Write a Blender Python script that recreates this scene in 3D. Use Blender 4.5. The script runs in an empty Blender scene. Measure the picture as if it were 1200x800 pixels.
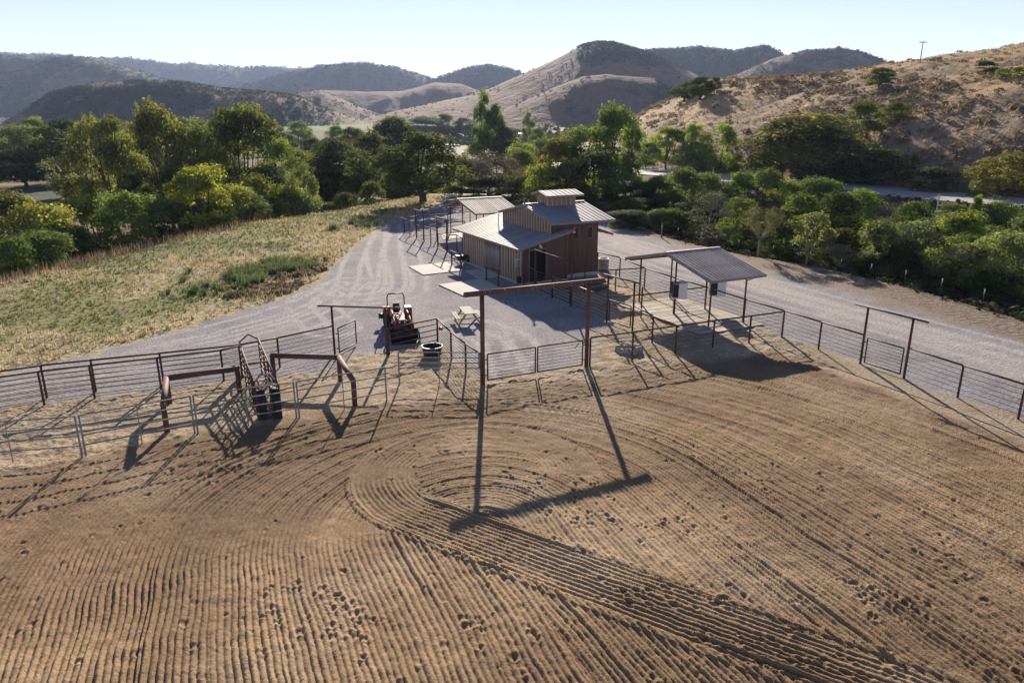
import bpy, math, random
import numpy as np
from mathutils import Vector, Matrix
R = math.radians
rng = np.random.default_rng(7)
random.seed(7)
S = bpy.context.scene
COL = S.collection

# ------------------------------------------------------------------ camera, sky, sun, exposure
F, CH = 850.0, 11.6                      # focal length in photo pixels (1200 wide), camera height
PT = math.atan(256 / F)                  # pitch below the horizon
CP, SP, TP = math.cos(PT), math.sin(PT), math.tan(PT)
cd = bpy.data.cameras.new('camera'); cam = bpy.data.objects.new('camera', cd); COL.objects.link(cam)
cam.location = (0, 0, CH); cam.rotation_euler = (math.pi / 2 - PT, 0, 0)
cd.sensor_width = 36; cd.lens = 36 * F / 1200; cd.clip_end = 30000; cd.clip_start = 0.1
S.camera = cam
SUN_EL, SUN_AZ = R(19.4), R(-1.2)        # azimuth from +Y, clockwise positive
w = bpy.data.worlds.new('World'); S.world = w; w.use_nodes = True
nt = w.node_tree; bg = nt.nodes['Background']
sky = nt.nodes.new('ShaderNodeTexSky'); sky.sky_type = 'NISHITA'; sky.sun_disc = False
sky.sun_elevation = SUN_EL; sky.sun_rotation = SUN_AZ
sky.altitude = 100; sky.air_density = 1.0; sky.dust_density = 0.0; sky.ozone_density = 3.0
def _n(ty, **k):
    n = nt.nodes.new(ty)
    for a, v in k.items(): setattr(n, a, v)
    return n
tcw = _n('ShaderNodeTexCoord'); sep = _n('ShaderNodeSeparateXYZ'); nt.links.new(tcw.outputs['Generated'], sep.inputs[0])
inv = _n('ShaderNodeMath', operation='SUBTRACT', use_clamp=True); inv.inputs[0].default_value = 1.0; nt.links.new(sep.outputs['Z'], inv.inputs[1])
pw = _n('ShaderNodeMath', operation='POWER'); nt.links.new(inv.outputs[0], pw.inputs[0]); pw.inputs[1].default_value = 4.0
veil = _n('ShaderNodeVectorMath', operation='SCALE'); veil.inputs[0].default_value = (4.7, 5.1, 6.1); nt.links.new(pw.outputs[0], veil.inputs['Scale'])   # pale summer haze low in the sky, all round
summ = _n('ShaderNodeVectorMath', operation='MULTIPLY_ADD'); summ.inputs[1].default_value = (0.58, 0.51, 0.58)
nt.links.new(sky.outputs[0], summ.inputs[0]); nt.links.new(veil.outputs[0], summ.inputs[2]); nt.links.new(summ.outputs[0], bg.inputs[0]); bg.inputs[1].default_value = 0.066
sd = bpy.data.lights.new('sun', 'SUN'); sd.energy = 4.3; sd.angle = R(0.53); sd.color = (1.0, 0.87, 0.70)
so = bpy.data.objects.new('sun', sd); COL.objects.link(so)
sdir = Vector((math.sin(SUN_AZ) * math.cos(SUN_EL), math.cos(SUN_AZ) * math.cos(SUN_EL), math.sin(SUN_EL)))
so.rotation_euler = sdir.to_track_quat('Z', 'Y').to_euler(); so.location = (0, 50, 60)
S.view_settings.view_transform = 'Standard'; S.view_settings.look = 'None'
S.view_settings.exposure = 1.12; S.view_settings.gamma = 1.0
S.cycles.max_bounces = 5; S.cycles.diffuse_bounces = 3; S.cycles.transmission_bounces = 3
S.cycles.transparent_max_bounces = 4; S.cycles.volume_bounces = 0
S.cycles.use_denoising = True; S.cycles.denoising_prefilter = 'NONE'; S.cycles.denoising_input_passes = 'RGB_ALBEDO_NORMAL'

# ------------------------------------------------------------------ surveying helpers
def G(px, py, z=0.0):
    u = (px - 600) / F; v = (py - 400) / F
    t = (z - CH) / (-SP - v * CP)
    return (u * t, (CP - v * SP) * t)
def V(px, py, Y):
    u = (px - 600) / F; v = (py - 400) / F
    t = Y / (CP - v * SP)
    return (u * t, Y, CH + (-SP - v * CP) * t)
def elev(px, py):                        # ray as (X/Y, dz/Y)
    v = (py - 400) / F; e = (v + TP) / (v * TP - 1)
    return (px - 600) / F * CP * (1 - e * TP), e
def sst(a, b, x):
    t = np.clip((x - a) / (b - a), 0, 1); return t * t * (3 - 2 * t)
def _h(ix, iy, seed):
    n = (ix.astype(np.int64) * 374761393 + iy.astype(np.int64) * 668265263 + seed * 974634777) & 0xFFFFFFFF
    n = ((n ^ (n >> 13)) * 1274126177) & 0xFFFFFFFF
    return ((n ^ (n >> 16)) & 0xFFFF) / 65535.0
def vn(x, y, seed=0):
    ix = np.floor(x); iy = np.floor(y); fx = x - ix; fy = y - iy
    fx = fx * fx * (3 - 2 * fx); fy = fy * fy * (3 - 2 * fy)
    a = _h(ix, iy, seed); b = _h(ix + 1, iy, seed); c = _h(ix, iy + 1, seed); d = _h(ix + 1, iy + 1, seed)
    return (a * (1 - fx) + b * fx) * (1 - fy) + (c * (1 - fx) + d * fx) * fy
def fbm(x, y, seed=0, o=4):
    s = 0; a = 0.5; n = 0
    for i in range(o):
        s = s + a * vn(x, y, seed + i * 17); n += a; x = x * 2.03 + 5.1; y = y * 2.03 + 1.7; a *= 0.5
    return s / n
def seg_d(x, y, pts):
    d = np.full(np.shape(x), 1e9)
    for (ax, ay), (bx, by) in zip(pts[:-1], pts[1:]):
        dx, dy = bx - ax, by - ay; L = dx * dx + dy * dy + 1e-9
        t = np.clip(((x - ax) * dx + (y - ay) * dy) / L, 0, 1)
        d = np.minimum(d, np.hypot(x - ax - t * dx, y - ay - t * dy))
    return d
def poly_sd(x, y, pts):                  # positive inside
    d = seg_d(x, y, pts + pts[:1]); ins = np.zeros(np.shape(x), bool)
    for (ax, ay), (bx, by) in zip(pts, pts[1:] + pts[:1]):
        if ay == by: continue
        c = (ay > y) != (by > y)
        ins ^= c & (x < (bx - ax) * (y - ay) / (by - ay) + ax)
    return np.where(ins, d, -d)
def mix(a, b, t):
    return a * (1 - t[..., None]) + np.asarray(b) * t[..., None]

# ------------------------------------------------------------------ materials
def nodes_of(name):
    m = bpy.data.materials.new(name); m.use_nodes = True; t = m.node_tree
    return m, t, t.nodes['Principled BSDF']
def N(t, ty, **k):
    n = t.nodes.new(ty)
    for a, v in k.items():
        if a.startswith('i_'):
            n.inputs[int(a[2:]) if a[2:].isdigit() else a[2:]].default_value = v
        else: setattr(n, a, v)
    return n
def mat(name, col, rough=0.7, metal=0.0, scale=3.0, var=0.35, col2=None, ov=0.0, bump=0.0, bscale=40.0, stretch=(1, 1, 1), thr=(0.35, 0.7)):
    m, t, b = nodes_of(name)
    tc = N(t, 'ShaderNodeTexCoord'); mp = N(t, 'ShaderNodeMapping'); mp.inputs['Scale'].default_value = stretch
    t.links.new(tc.outputs['Object'], mp.inputs[0])
    no = N(t, 'ShaderNodeTexNoise', i_Scale=scale, i_Detail=6.0, i_Roughness=0.65); t.links.new(mp.outputs[0], no.inputs['Vector'])
    rp = N(t, 'ShaderNodeValToRGB'); t.links.new(no.outputs[0], rp.inputs[0])
    c2 = col2 or tuple(c * (1 - var) for c in col)
    rp.color_ramp.elements[0].position = thr[0]; rp.color_ramp.elements[1].position = thr[1]
    rp.color_ramp.elements[0].color = (*c2, 1); rp.color_ramp.elements[1].color = (*col, 1)
    if ov:
        oi = N(t, 'ShaderNodeObjectInfo'); mr = N(t, 'ShaderNodeMapRange', i_3=1 - ov, i_4=1 + ov); t.links.new(oi.outputs['Random'], mr.inputs[0])
        sc = N(t, 'ShaderNodeVectorMath', operation='SCALE'); t.links.new(rp.outputs[0], sc.inputs[0]); t.links.new(mr.outputs[0], sc.inputs['Scale']); t.links.new(sc.outputs[0], b.inputs['Base Color'])
    else: t.links.new(rp.outputs[0], b.inputs['Base Color'])
    b.inputs['Roughness'].default_value = rough; b.inputs['Metallic'].default_value = metal
    if bump:
        n2 = N(t, 'ShaderNodeTexNoise', i_Scale=bscale, i_Detail=3.0); t.links.new(mp.outputs[0], n2.inputs['Vector'])
        bp = N(t, 'ShaderNodeBump', i_Strength=bump, i_Distance=0.02); t.links.new(n2.outputs[0], bp.inputs['Height'])
        t.links.new(bp.outputs[0], b.inputs['Normal'])
    return m
M = {}
M['pipe'] = mat('rusty_pipe', (0.115, 0.05, 0.038), 0.72, 0.0, 2.5, 0.45, bump=0.3)
M['pipe_pale'] = mat('sanded_pipe', (0.19, 0.095, 0.08), 0.6, 0.0, 3.0, 0.4)
M['cable'] = mat('fence_cable', (0.12, 0.072, 0.06), 0.85, 0.0, 2.0, 0.4)
M['silver'] = mat('galvanised_pipe', (0.33, 0.33, 0.34), 0.75, 0.1, 4.0, 0.35)
M['beam'] = mat('arch_beam', (0.16, 0.065, 0.045), 0.65, 0.0, 1.6, 0.5, bump=0.3)
M['weld'] = mat('pale_scuffs', (0.45, 0.40, 0.36), 0.7, 0.2, 5, 0.3)
M['tanwood'] = mat('weathered_board', (0.32, 0.232, 0.172), 0.85, 0, 2.2, 0.45, stretch=(4, 4, 0.5), bump=0.5, ov=0.22)
M['batten'] = mat('weathered_batten', (0.64, 0.50, 0.38), 0.85, 0, 2.2, 0.4, stretch=(4, 4, 0.5), bump=0.5)
M['brownwood'] = mat('brown_board', (0.16, 0.088, 0.064), 0.8, 0, 2.5, 0.45, stretch=(5, 5, 0.4), bump=0.5, ov=0.22)
M['olddoor'] = mat('peeling_board', (0.34, 0.29, 0.29), 0.85, 0, 1.6, 0.5, col2=(0.085, 0.042, 0.032), stretch=(5, 5, 0.7), thr=(0.42, 0.56), bump=0.6, ov=0.22)
M['trim'] = mat('barn_trim', (0.24, 0.165, 0.12), 0.8, 0, 3, 0.35)
M['rafter'] = mat('rafter_wood', (0.33, 0.15, 0.07), 0.75, 0, 3, 0.35)
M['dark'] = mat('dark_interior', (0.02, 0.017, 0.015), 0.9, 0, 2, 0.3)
M['roof'] = mat('weathered_metal_roof', (0.31, 0.33, 0.39), 0.62, 0.15, 1.1, 0.2, col2=(0.27, 0.225, 0.22), stretch=(1, 1, 1), thr=(0.3, 0.65), ov=0.22)
M['roofpink'] = mat('mossy_metal_roof', (0.33, 0.26, 0.31), 0.7, 0.1, 0.8, 0.3, col2=(0.20, 0.22, 0.16), thr=(0.4, 0.6), ov=0.4)
M['roof_rust'] = mat('rust_streaked_roof', (0.44, 0.385, 0.37), 0.6, 0.15, 1.3, 0.3, col2=(0.25, 0.18, 0.15), stretch=(1, 1, 1), thr=(0.28, 0.55), ov=0.22)
M['gutter'] = mat('roof_edge', (0.30, 0.25, 0.22), 0.6, 0.2, 3, 0.3)
M['concrete'] = mat('concrete', (0.56, 0.53, 0.50), 0.85, 0, 1.2, 0.2, bump=0.2)
M['mat'] = mat('stall_mat', (0.47, 0.41, 0.34), 0.85, 0, 1.5, 0.3, bump=0.2, ov=0.22)
M['tablewood'] = mat('bleached_plank', (0.40, 0.35, 0.29), 0.8, 0, 3, 0.3, stretch=(4, 1, 1), bump=0.3, ov=0.22)
M['white'] = mat('white_paint', (0.78, 0.78, 0.77), 0.5, 0, 4, 0.15)
M['grey'] = mat('grey_enamel', (0.36, 0.37, 0.38), 0.45, 0.2, 5, 0.2)
M['black'] = mat('black_rubber', (0.025, 0.024, 0.025), 0.75, 0, 5, 0.3)
M['blackplastic'] = mat('black_plastic', (0.035, 0.035, 0.04), 0.65, 0, 5, 0.2)
M['rim'] = mat('wheel_rim', (0.42, 0.40, 0.38), 0.5, 0.4, 6, 0.3)
M['red'] = mat('faded_red_paint', (0.33, 0.05, 0.04), 0.6, 0, 3, 0.4)
M['hood'] = mat('sunlit_bonnet', (0.36, 0.25, 0.22), 0.65, 0, 3, 0.35)  # whitish sunlit look of the red bonnet, mixed into its colour
M['ironblack'] = mat('black_steel', (0.04, 0.036, 0.036), 0.5, 0.4, 4, 0.4)
M['glass'] = mat('dark_glass', (0.025, 0.028, 0.032), 0.12, 0, 2, 0.2)
M['asphalt'] = mat('asphalt', (0.42, 0.405, 0.41), 0.85, 0, 0.25, 0.2, bump=0.2)
M['line_white'] = mat('road_line', (0.7, 0.7, 0.68), 0.7, 0, 3, 0.3)
M['line_yellow'] = mat('yellow_road_line', (0.6, 0.42, 0.1), 0.7, 0, 3, 0.3)
M['bark'] = mat('bark', (0.15, 0.115, 0.09), 0.9, 0, 5, 0.5, stretch=(2, 2, .5), bump=0.6)
M['palebark'] = mat('pale_bark', (0.38, 0.33, 0.28), 0.9, 0, 5, 0.4, stretch=(2, 2, .5))
M['redlamp'] = mat('red_lamp_cap', (0.55, 0.06, 0.12), 0.3, 0, 4, 0.1)
M['carblue'] = mat('blue_car_paint', (0.10, 0.14, 0.25), 0.25, 0.3, 4, 0.1)
M['stone'] = mat('pale_stone', (0.45, 0.41, 0.37), 0.85, 0, 2, 0.4, bump=0.4, ov=0.22)
M['dumpgreen'] = mat('green_steel', (0.16, 0.19, 0.15), 0.6, 0.2, 2, 0.4)
M['padding'] = mat('scuffed_padding', (0.17, 0.085, 0.07), 0.75, 0, 2, 0.4)

def leaf_mat(name, var=0.5, trans=0.52):
    m, t, b = nodes_of(name)
    oi = N(t, 'ShaderNodeObjectInfo'); tc = N(t, 'ShaderNodeTexCoord')
    no = N(t, 'ShaderNodeTexNoise', i_Scale=6.0, i_Detail=3.0); t.links.new(tc.outputs['Object'], no.inputs['Vector'])
    at = N(t, 'ShaderNodeAttribute', attribute_name='tone')
    mr = N(t, 'ShaderNodeMapRange', i_1=0.3, i_2=0.7, i_3=1 - var * .7, i_4=1 + var * .7); t.links.new(no.outputs[0], mr.inputs[0])
    mm = N(t, 'ShaderNodeMath', operation='MULTIPLY'); t.links.new(mr.outputs[0], mm.inputs[0]); t.links.new(at.outputs['Fac'], mm.inputs[1])
    mx = N(t, 'ShaderNodeVectorMath', operation='SCALE'); t.links.new(oi.outputs['Color'], mx.inputs[0]); t.links.new(mm.outputs[0], mx.inputs['Scale'])
    t.links.new(mx.outputs[0], b.inputs['Base Color']); b.inputs['Roughness'].default_value = 0.8
    b.inputs['Specular IOR Level'].default_value = 0.12
    tr = N(t, 'ShaderNodeBsdfTranslucent'); warm = N(t, 'ShaderNodeVectorMath', operation='MULTIPLY')
    warm.inputs[1].default_value = (1.35, 1.35, 0.65); t.links.new(mx.outputs[0], warm.inputs[0]); t.links.new(warm.outputs[0], tr.inputs[0])
    ms = N(t, 'ShaderNodeMixShader', i_0=trans); t.links.new(b.outputs[0], ms.inputs[1]); t.links.new(tr.outputs[0], ms.inputs[2])
    t.links.new(ms.outputs[0], t.nodes['Material Output'].inputs[0])
    return m
M['leaf'] = leaf_mat('leaves')
M['twig'] = leaf_mat('twigs', 0.4, 0.15)
def vcol_mat(name, fine=12.0, fvar=0.25, bump=0.4, bdist=0.02, bscale=20.0, rough=0.95, trans=0.0, coarse=None):
    m, t, b = nodes_of(name)
    at = N(t, 'ShaderNodeAttribute', attribute_name='base'); tc = N(t, 'ShaderNodeTexCoord')
    no = N(t, 'ShaderNodeTexNoise', i_Scale=fine, i_Detail=5.0, i_Roughness=0.7); t.links.new(tc.outputs['Object'], no.inputs['Vector'])
    mr = N(t, 'ShaderNodeMapRange', i_1=0.25, i_2=0.75, i_3=1 - fvar, i_4=1 + fvar); t.links.new(no.outputs[0], mr.inputs[0])
    sc = N(t, 'ShaderNodeVectorMath', operation='SCALE'); t.links.new(at.outputs['Color'], sc.inputs[0]); t.links.new(mr.outputs[0], sc.inputs['Scale'])
    out = sc
    if coarse:                           # patchy scrub: veg attribute against noise
        vg = N(t, 'ShaderNodeAttribute', attribute_name='veg')
        cn = N(t, 'ShaderNodeTexNoise', i_Scale=coarse[0], i_Detail=7.0, i_Roughness=0.72); t.links.new(tc.outputs['Object'], cn.inputs['Vector'])
        ad = N(t, 'ShaderNodeMath', operation='ADD'); t.links.new(cn.outputs[0], ad.inputs[0]); t.links.new(vg.outputs['Fac'], ad.inputs[1])
        st = N(t, 'ShaderNodeMapRange', i_1=0.93, i_2=1.07); t.links.new(ad.outputs[0], st.inputs[0])
        mxx = N(t, 'ShaderNodeMix', data_type='RGBA'); t.links.new(st.outputs[0], mxx.inputs['Factor'])
        t.links.new(sc.outputs[0], mxx.inputs[6]); mxx.inputs[7].default_value = (*coarse[1], 1)
        t.links.new(mxx.outputs[2], b.inputs['Base Color'])
    else:
        t.links.new(sc.outputs[0], b.inputs['Base Color'])
    b.inputs['Roughness'].default_value = rough; b.inputs['Specular IOR Level'].default_value = 0.15
    if bump:
        n2 = N(t, 'ShaderNodeTexNoise', i_Scale=bscale, i_Detail=4.0, i_Roughness=0.65); t.links.new(tc.outputs['Object'], n2.inputs['Vector'])
        bp = N(t, 'ShaderNodeBump', i_Strength=bump, i_Distance=bdist); t.links.new(n2.outputs[0], bp.inputs['Height'])
        t.links.new(bp.outputs[0], b.inputs['Normal'])
    if trans:
        tr = N(t, 'ShaderNodeBsdfTranslucent'); t.links.new(sc.outputs[0], tr.inputs[0])
        ms = N(t, 'ShaderNodeMixShader', i_0=trans); t.links.new(b.outputs[0], ms.inputs[1]); t.links.new(tr.outputs[0], ms.inputs[2])
        t.links.new(ms.outputs[0], t.nodes['Material Output'].inputs[0])
    return m
M['arena'] = vcol_mat('harrowed_sand', 14.0, 0.42, 0.9, 0.03, 18.0)
M['gravel'] = vcol_mat('gravel', 6.5, 0.6, 1.0, 0.06, 7.0)
M['ground'] = vcol_mat('dry_field', 2.2, 0.55, 1.0, 0.25, 2.5)
M['hill'] = vcol_mat('scrub_hill', 0.12, 0.22, 0.9, 5.0, 0.06, coarse=(0.035, (0.042, 0.05, 0.025)))
M['hillside'] = vcol_mat('dry_grass_hillside', 0.9, 0.3, 0.9, 0.5, 0.6, coarse=(0.16, (0.19, 0.145, 0.095)))
M['grass'] = vcol_mat('grass_blades', 2.0, 0.2, 0.0, trans=0.4)
M['scrub'] = vcol_mat('scrub_leaves', 2.0, 0.2, 0.0, trans=0.25)

# ------------------------------------------------------------------ mesh helpers
class MB:
    def __init__(s): s.v = []; s.f = []; s.sm = []
    def add(s, vs, fs, smooth=False):
        o = len(s.v); s.v += [tuple(map(float, q)) for q in vs]
        for f in fs: s.f.append([i + o for i in f]); s.sm.append(smooth)
        return s
    def box(s, x0, x1, y0, y1, z0, z1, m=None):
        vs = [(x, y, z) for z in (z0, z1) for y in (y0, y1) for x in (x0, x1)]
        if m is not None: vs = [m @ Vector(q) for q in vs]
        return s.add(vs, [(0, 2, 3, 1), (4, 5, 7, 6), (0, 1, 5, 4), (2, 6, 7, 3), (0, 4, 6, 2), (1, 3, 7, 5)])
    def hexa(s, b, t):                   # four bottom, four top points in order
        return s.add(list(b) + list(t), [(3, 2, 1, 0), (4, 5, 6, 7), (0, 1, 5, 4), (1, 2, 6, 5), (2, 3, 7, 6), (3, 0, 4, 7)])
    def tube(s, p, q, r, n=8, r2=None):
        p, q = Vector(p), Vector(q); d = (q - p).normalized()
        a = d.orthogonal().normalized(); b = d.cross(a); r2 = r if r2 is None else r2
        vs = []
        for c, rr in ((p, r), (q, r2)):
            vs += [c + (a * math.cos(2 * math.pi * i / n) + b * math.sin(2 * math.pi * i / n)) * rr for i in range(n)]
        o = len(s.v)
        s.add(vs, [(i, (i + 1) % n, n + (i + 1) % n, n + i) for i in range(n)], True)
        s.f += [[o + i for i in range(n)][::-1], [o + n + i for i in range(n)]]; s.sm += [False, False]
        return s
    def path(s, pts, r, n=8):
        for a, b in zip(pts[:-1], pts[1:]): s.tube(a, b, r, n)
        return s
    def lathe(s, prof, n=20, c=(0, 0, 0), axis='z'):
        vs = []
        for r, z in prof:
            for i in range(n):
                a = 2 * math.pi * i / n; x, y = r * math.cos(a), r * math.sin(a)
                q = (x, y, z) if axis == 'z' else ((x, z, y) if axis == 'y' else (z, x, y))
                vs.append((q[0] + c[0], q[1] + c[1], q[2] + c[2]))
        fs = [(k * n + i, k * n + (i + 1) % n, (k + 1) * n + (i + 1) % n, (k + 1) * n + i) for k in range(len(prof) - 1) for i in range(n)]
        return s.add(vs, fs, True)
    def mesh(s, name, m):
        me = bpy.data.meshes.new(name); me.from_pydata(s.v, [], s.f)
        me.polygons.foreach_set('use_smooth', s.sm); me.materials.append(m); me.update(); return me
    def build(s, name, m, parent=None, **k):
        return link(name, s.mesh(name, m), parent, **k)
def link(name, me, parent=None, kind=None, loc=None):
    o = bpy.data.objects.new(name, me); COL.objects.link(o)
    if parent: o.parent = parent
    if kind: o['kind'] = kind
    if loc: o.location = loc
    return o
def tag(o, label, cat, group=None):
    o['label'] = label; o['category'] = cat
    if group: o['group'] = group
    return o
def thing(name, label, cat, loc=(0, 0, 0), rot=0.0, group=None):
    o = bpy.data.objects.new(name, None); COL.objects.link(o); o.empty_display_size = 0.2
    o.location = loc; o.rotation_euler = (0, 0, rot); return tag(o, label, cat, group)
_pc = {}
def post_mesh(r, h, mk, n=10):
    k = (round(r, 3), round(h, 3), mk)
    if k not in _pc:
        _pc[k] = MB().tube((0, 0, -0.1), (0, 0, h), r, n).mesh('post', M[mk])
    return _pc[k]
def np_mesh(name, verts, faces, m, attrs=(), smooth=False):
    me = bpy.data.meshes.new(name); verts = np.asarray(verts, np.float32); faces = np.asarray(faces, np.int32)
    k = faces.shape[1]
    me.vertices.add(len(verts)); me.vertices.foreach_set('co', verts.ravel())
    me.loops.add(faces.size); me.loops.foreach_set('vertex_index', faces.ravel())
    me.polygons.add(len(faces)); me.polygons.foreach_set('loop_start', np.arange(0, faces.size, k, dtype=np.int32))
    if smooth: me.polygons.foreach_set('use_smooth', np.ones(len(faces), bool))
    me.update(calc_edges=True); me.materials.append(m)
    for nm, ty, data in attrs:
        a = me.attributes.new(nm, ty, 'POINT')
        if ty == 'FLOAT_COLOR':
            a.data.foreach_set('color', np.concatenate([data, np.ones((len(data), 1))], 1).astype(np.float32).ravel())
        else: a.data.foreach_set('value', np.asarray(data, np.float32))
    return me

# ------------------------------------------------------------------ terrain
def P(*pts, z=0.0): return [G(a, b, z) for a, b in pts]
HWN = P((1500, 270), (1200, 243.5), (1000, 226), (780, 206.5), (700, 200), (640, 196), z=1.0)   # near edge of the highway
HWF = P((1500, 254), (1200, 233), (985, 215), (780, 199.5), (700, 194), (640, 190.5), z=1.0)    # far edge
HWC = [((a[0] + b[0]) / 2, (a[1] + b[1]) / 2) for a, b in zip(HWN, HWF)]
def curve_at(pts, x):                    # y of a polyline at x (points sorted by falling x)
    xs = np.array([q[0] for q in pts])[::-1]; ys = np.array([q[1] for q in pts])[::-1]
    return np.interp(x, xs, ys)
def hill(D, W, prof, wb=None):
    us, es = zip(*[elev(a, b) for a, b in prof]); return dict(D=D, W=W, u=np.array(us), e=np.array(es), wb=wb or W)
HILLS = [
 hill(4300, 750, [(-200, 60), (0, 62), (60, 63), (85, 66), (130, 68), (150, 67), (200, 75), (225, 74), (250, 77), (290, 79), (310, 77.5), (352, 80), (370, 88), (420, 100), (460, 140)]),
 hill(2300, 460, [(-250, 60), (0, 66), (40, 67.5), (80, 65), (110, 68), (150, 80), (190, 92), (215, 97), (260, 118), (300, 140)]),
 hill(1050, 195, [(-200, 150), (-60, 148), (10, 140), (60, 108), (100, 98), (150, 95), (210, 95.5), (260, 103), (330, 109), (350, 113), (372, 124), (400, 134), (430, 146)]),
 hill(3000, 480, [(180, 135), (230, 110), (300, 96), (340, 85), (375, 77), (425, 73), (460, 78), (500, 90), (510, 94), (540, 120), (570, 140)]),
 hill(2700, 420, [(470, 135), (500, 100), (516, 90), (545, 80), (570, 75.5), (590, 79), (609, 84), (640, 105), (680, 140)]),
 hill(1900, 320, [(250, 140), (290, 122), (330, 113), (370, 105), (430, 108), (470, 107), (510, 97), (540, 98), (575, 112), (640, 140)]),
 hill(1500, 270, [(300, 142), (330, 117), (350, 109), (375, 106), (400, 116), (440, 132), (470, 145)]),
 hill(1300, 390, [(400, 147), (430, 138), (470, 129), (500, 122), (540, 114), (575, 103), (600, 92), (640, 74), (665, 62), (682, 52), (700, 48.5), (720, 50), (745, 57), (770, 66), (800, 80), (850, 105), (900, 140)]),
 hill(1900, 320, [(640, 135), (690, 75), (740, 60), (780, 57), (820, 55), (860, 59), (880, 56), (897, 53), (912, 60), (940, 85), (1000, 140)]),
 hill(1500, 290, [(740, 140), (790, 115), (840, 95), (870, 84), (905, 69), (940, 60), (980, 55), (1005, 59), (1030, 68), (1052, 78), (1120, 100), (1250, 140)]),
 hill(960, 215, [(500, 149), (560, 140), (610, 121), (650, 103), (685, 89), (710, 87), (770, 92), (800, 108), (830, 130), (860, 148)]),
]
IU, IE = zip(*[elev(a, b) for a, b in [(560, 152), (640, 150), (700, 147), (730, 136), (760, 127), (790, 117), (830, 96), (870, 93), (940, 91), (1000, 85), (1040, 79), (1080, 72), (1150, 64), (1200, 55), (1300, 40), (1500, 20)]])
IU, IE = np.array(IU), np.array(IE)
TREELINE = [(-60, 0), (-42, 20), (-38, 50), (-35, 66), (-32.5, 78), (-30, 90), (-20, 108), (-13, 125), (-8, 150), (0, 175), (10, 215)]
TLY = np.array([q[1] for q in TREELINE]); TLX = np.array([q[0] for q in TREELINE])
VERGE = [(45, 18), (33.5, 36), (30.3, 43), (27.6, 54), (24.6, 61), (20.3, 66), (15.5, 76), (11.5, 96), (9, 125)]
VY = np.array([q[1] for q in VERGE]); VX = np.array([q[0] for q in VERGE])
def height(x, y, parts=False):
    x = np.asarray(x, float); y = np.asarray(y, float); u = x / np.maximum(y, 1)
    tl = np.interp(y, TLY, TLX)
    hwf = curve_at(HWF, x); hwn = curve_at(HWN, x)
    right = x > 8
    s = np.maximum(sst(0, 15, tl - x), sst(122, 172, y) * (1 - sst(0, 10, y - hwn + 25) * right * sst(10, 30, x)))
    z = -5.0 * s
    z = z + sst(600, 1000, y) * 14 + sst(950, 1600, y) * 12
    z = z + (fbm(x * .05, y * .05, 3) - .5) * 1.2 * sst(1, 12, tl - x)
    # field undulation
    z = z + (fbm(x * .12, y * .12, 5) - .5) * 0.5 * sst(0, 8, seg_sd_field(x, y))
    # strip beyond the drive: ditch, then up to the road
    dv = x - np.interp(y, VY, VX); dn = hwn - y
    inr = right & (y < hwn + 2) & (dv > 0)
    strip = np.where(inr, -0.9 * sst(0.5, 5, dv) + 1.9 * sst(16, 2, dn), 0)
    z = z + np.where(y < 200, strip, 0)
    on = sst(-3, 1, y - hwn) * sst(14, 34, x) * sst(330, 260, y)
    z = z * (1 - on) + 0.95 * on
    zone = np.zeros(z.shape, int)
    # the near right hillside
    dd = y - hwf - 2; ei = np.interp(u, IU, IE)
    span = np.interp(u, [-.05, .1, .25, .4, .7, 1.2], [330, 260, 230, 190, 150, 120])
    Yc = np.maximum(hwf, 60) + span; crest = CH + Yc * ei
    t = dd / span
    prof = np.where(t < 1, 1 - (1 - np.clip(t, 0, 1)) ** 1.5, 1 - 0.25 * np.clip(t - 1, 0, 2) ** 1.3)
    zi = 0.9 + (crest - 0.9) * prof + (fbm(x * .02, y * .02, 41, 4) - .5) * 9 * sst(.05, .35, t) * (1 - .75 * sst(.7, 1, t)) + (fbm(x * .1, y * .1, 43, 3) - .5) * 1.6 * sst(.02, .1, t)
    act = (t > 0) & (x > 6) & (u > IU[1])
    zi = -8 + (zi + 8) * sst(elev(655, 150)[0], elev(765, 150)[0], u); zi = np.where(act, zi, -1e3)
    zone = np.where(zi > z, 100, zone); z = np.maximum(z, zi)
    for k, h in enumerate(HILLS):
        D, W = h['D'], h['W']
        e = np.interp(u, h['u'], h['e'], left=-.02, right=-.02)
        base = -4.5 + sst(600, 1000, min(D, 1600) - 250) * 14 + 4
        ga = fbm(u * D / (W * .30) + 3 * k, y / (W * .9), 60 + k, 4) - .5
        g2 = np.abs(fbm(u * D / (W * .11) + y / (W * .8), y / (W * 1.3), 90 + k, 3) - .5)
        t = (y - (D - W)) / W
        Cz = CH + D * e
        front = 0.5 * np.clip(t, 0, 1) + 0.5 * sst(0, 1, t)
        p = np.where(t < 1, front, 1 - 0.5 * sst(0, 2, t - 1) * 1.2)
        amp = np.maximum(Cz - base, 0) * sst(0, .25, t) * sst(1.0, .72, t)
        zk = base - 12 + (Cz - base + 12) * p + amp * (ga * .22 - (g2 - .12) * .16)
        zk = zk + (fbm(x * .02, y * .02, 30 + k, 3) - .5) * D * 0.0022 * sst(0.2, 0.6, t)
        zk = np.where((t > 0) & (Cz > base - 4), zk, -1e3)
        zone = np.where(zk > z, k + 1, zone); z = np.maximum(z, zk)
    return (z, zone) if parts else z
DRIVE_L = P((-300, 520), (-60, 455), (0, 437), (60, 424), (130, 407), (200, 389), (260, 371), (330, 350), (375, 328), (405, 300), (428, 278), (452, 264), (478, 252), (505, 240), (520, 232), (522, 226))
def seg_sd_field(x, y):                  # rough distance to the left of the drive
    px = np.array([q[0] for q in DRIVE_L]); py = np.array([q[1] for q in DRIVE_L]); o = np.argsort(py)
    return np.interp(y, py[o], px[o]) - x
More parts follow.
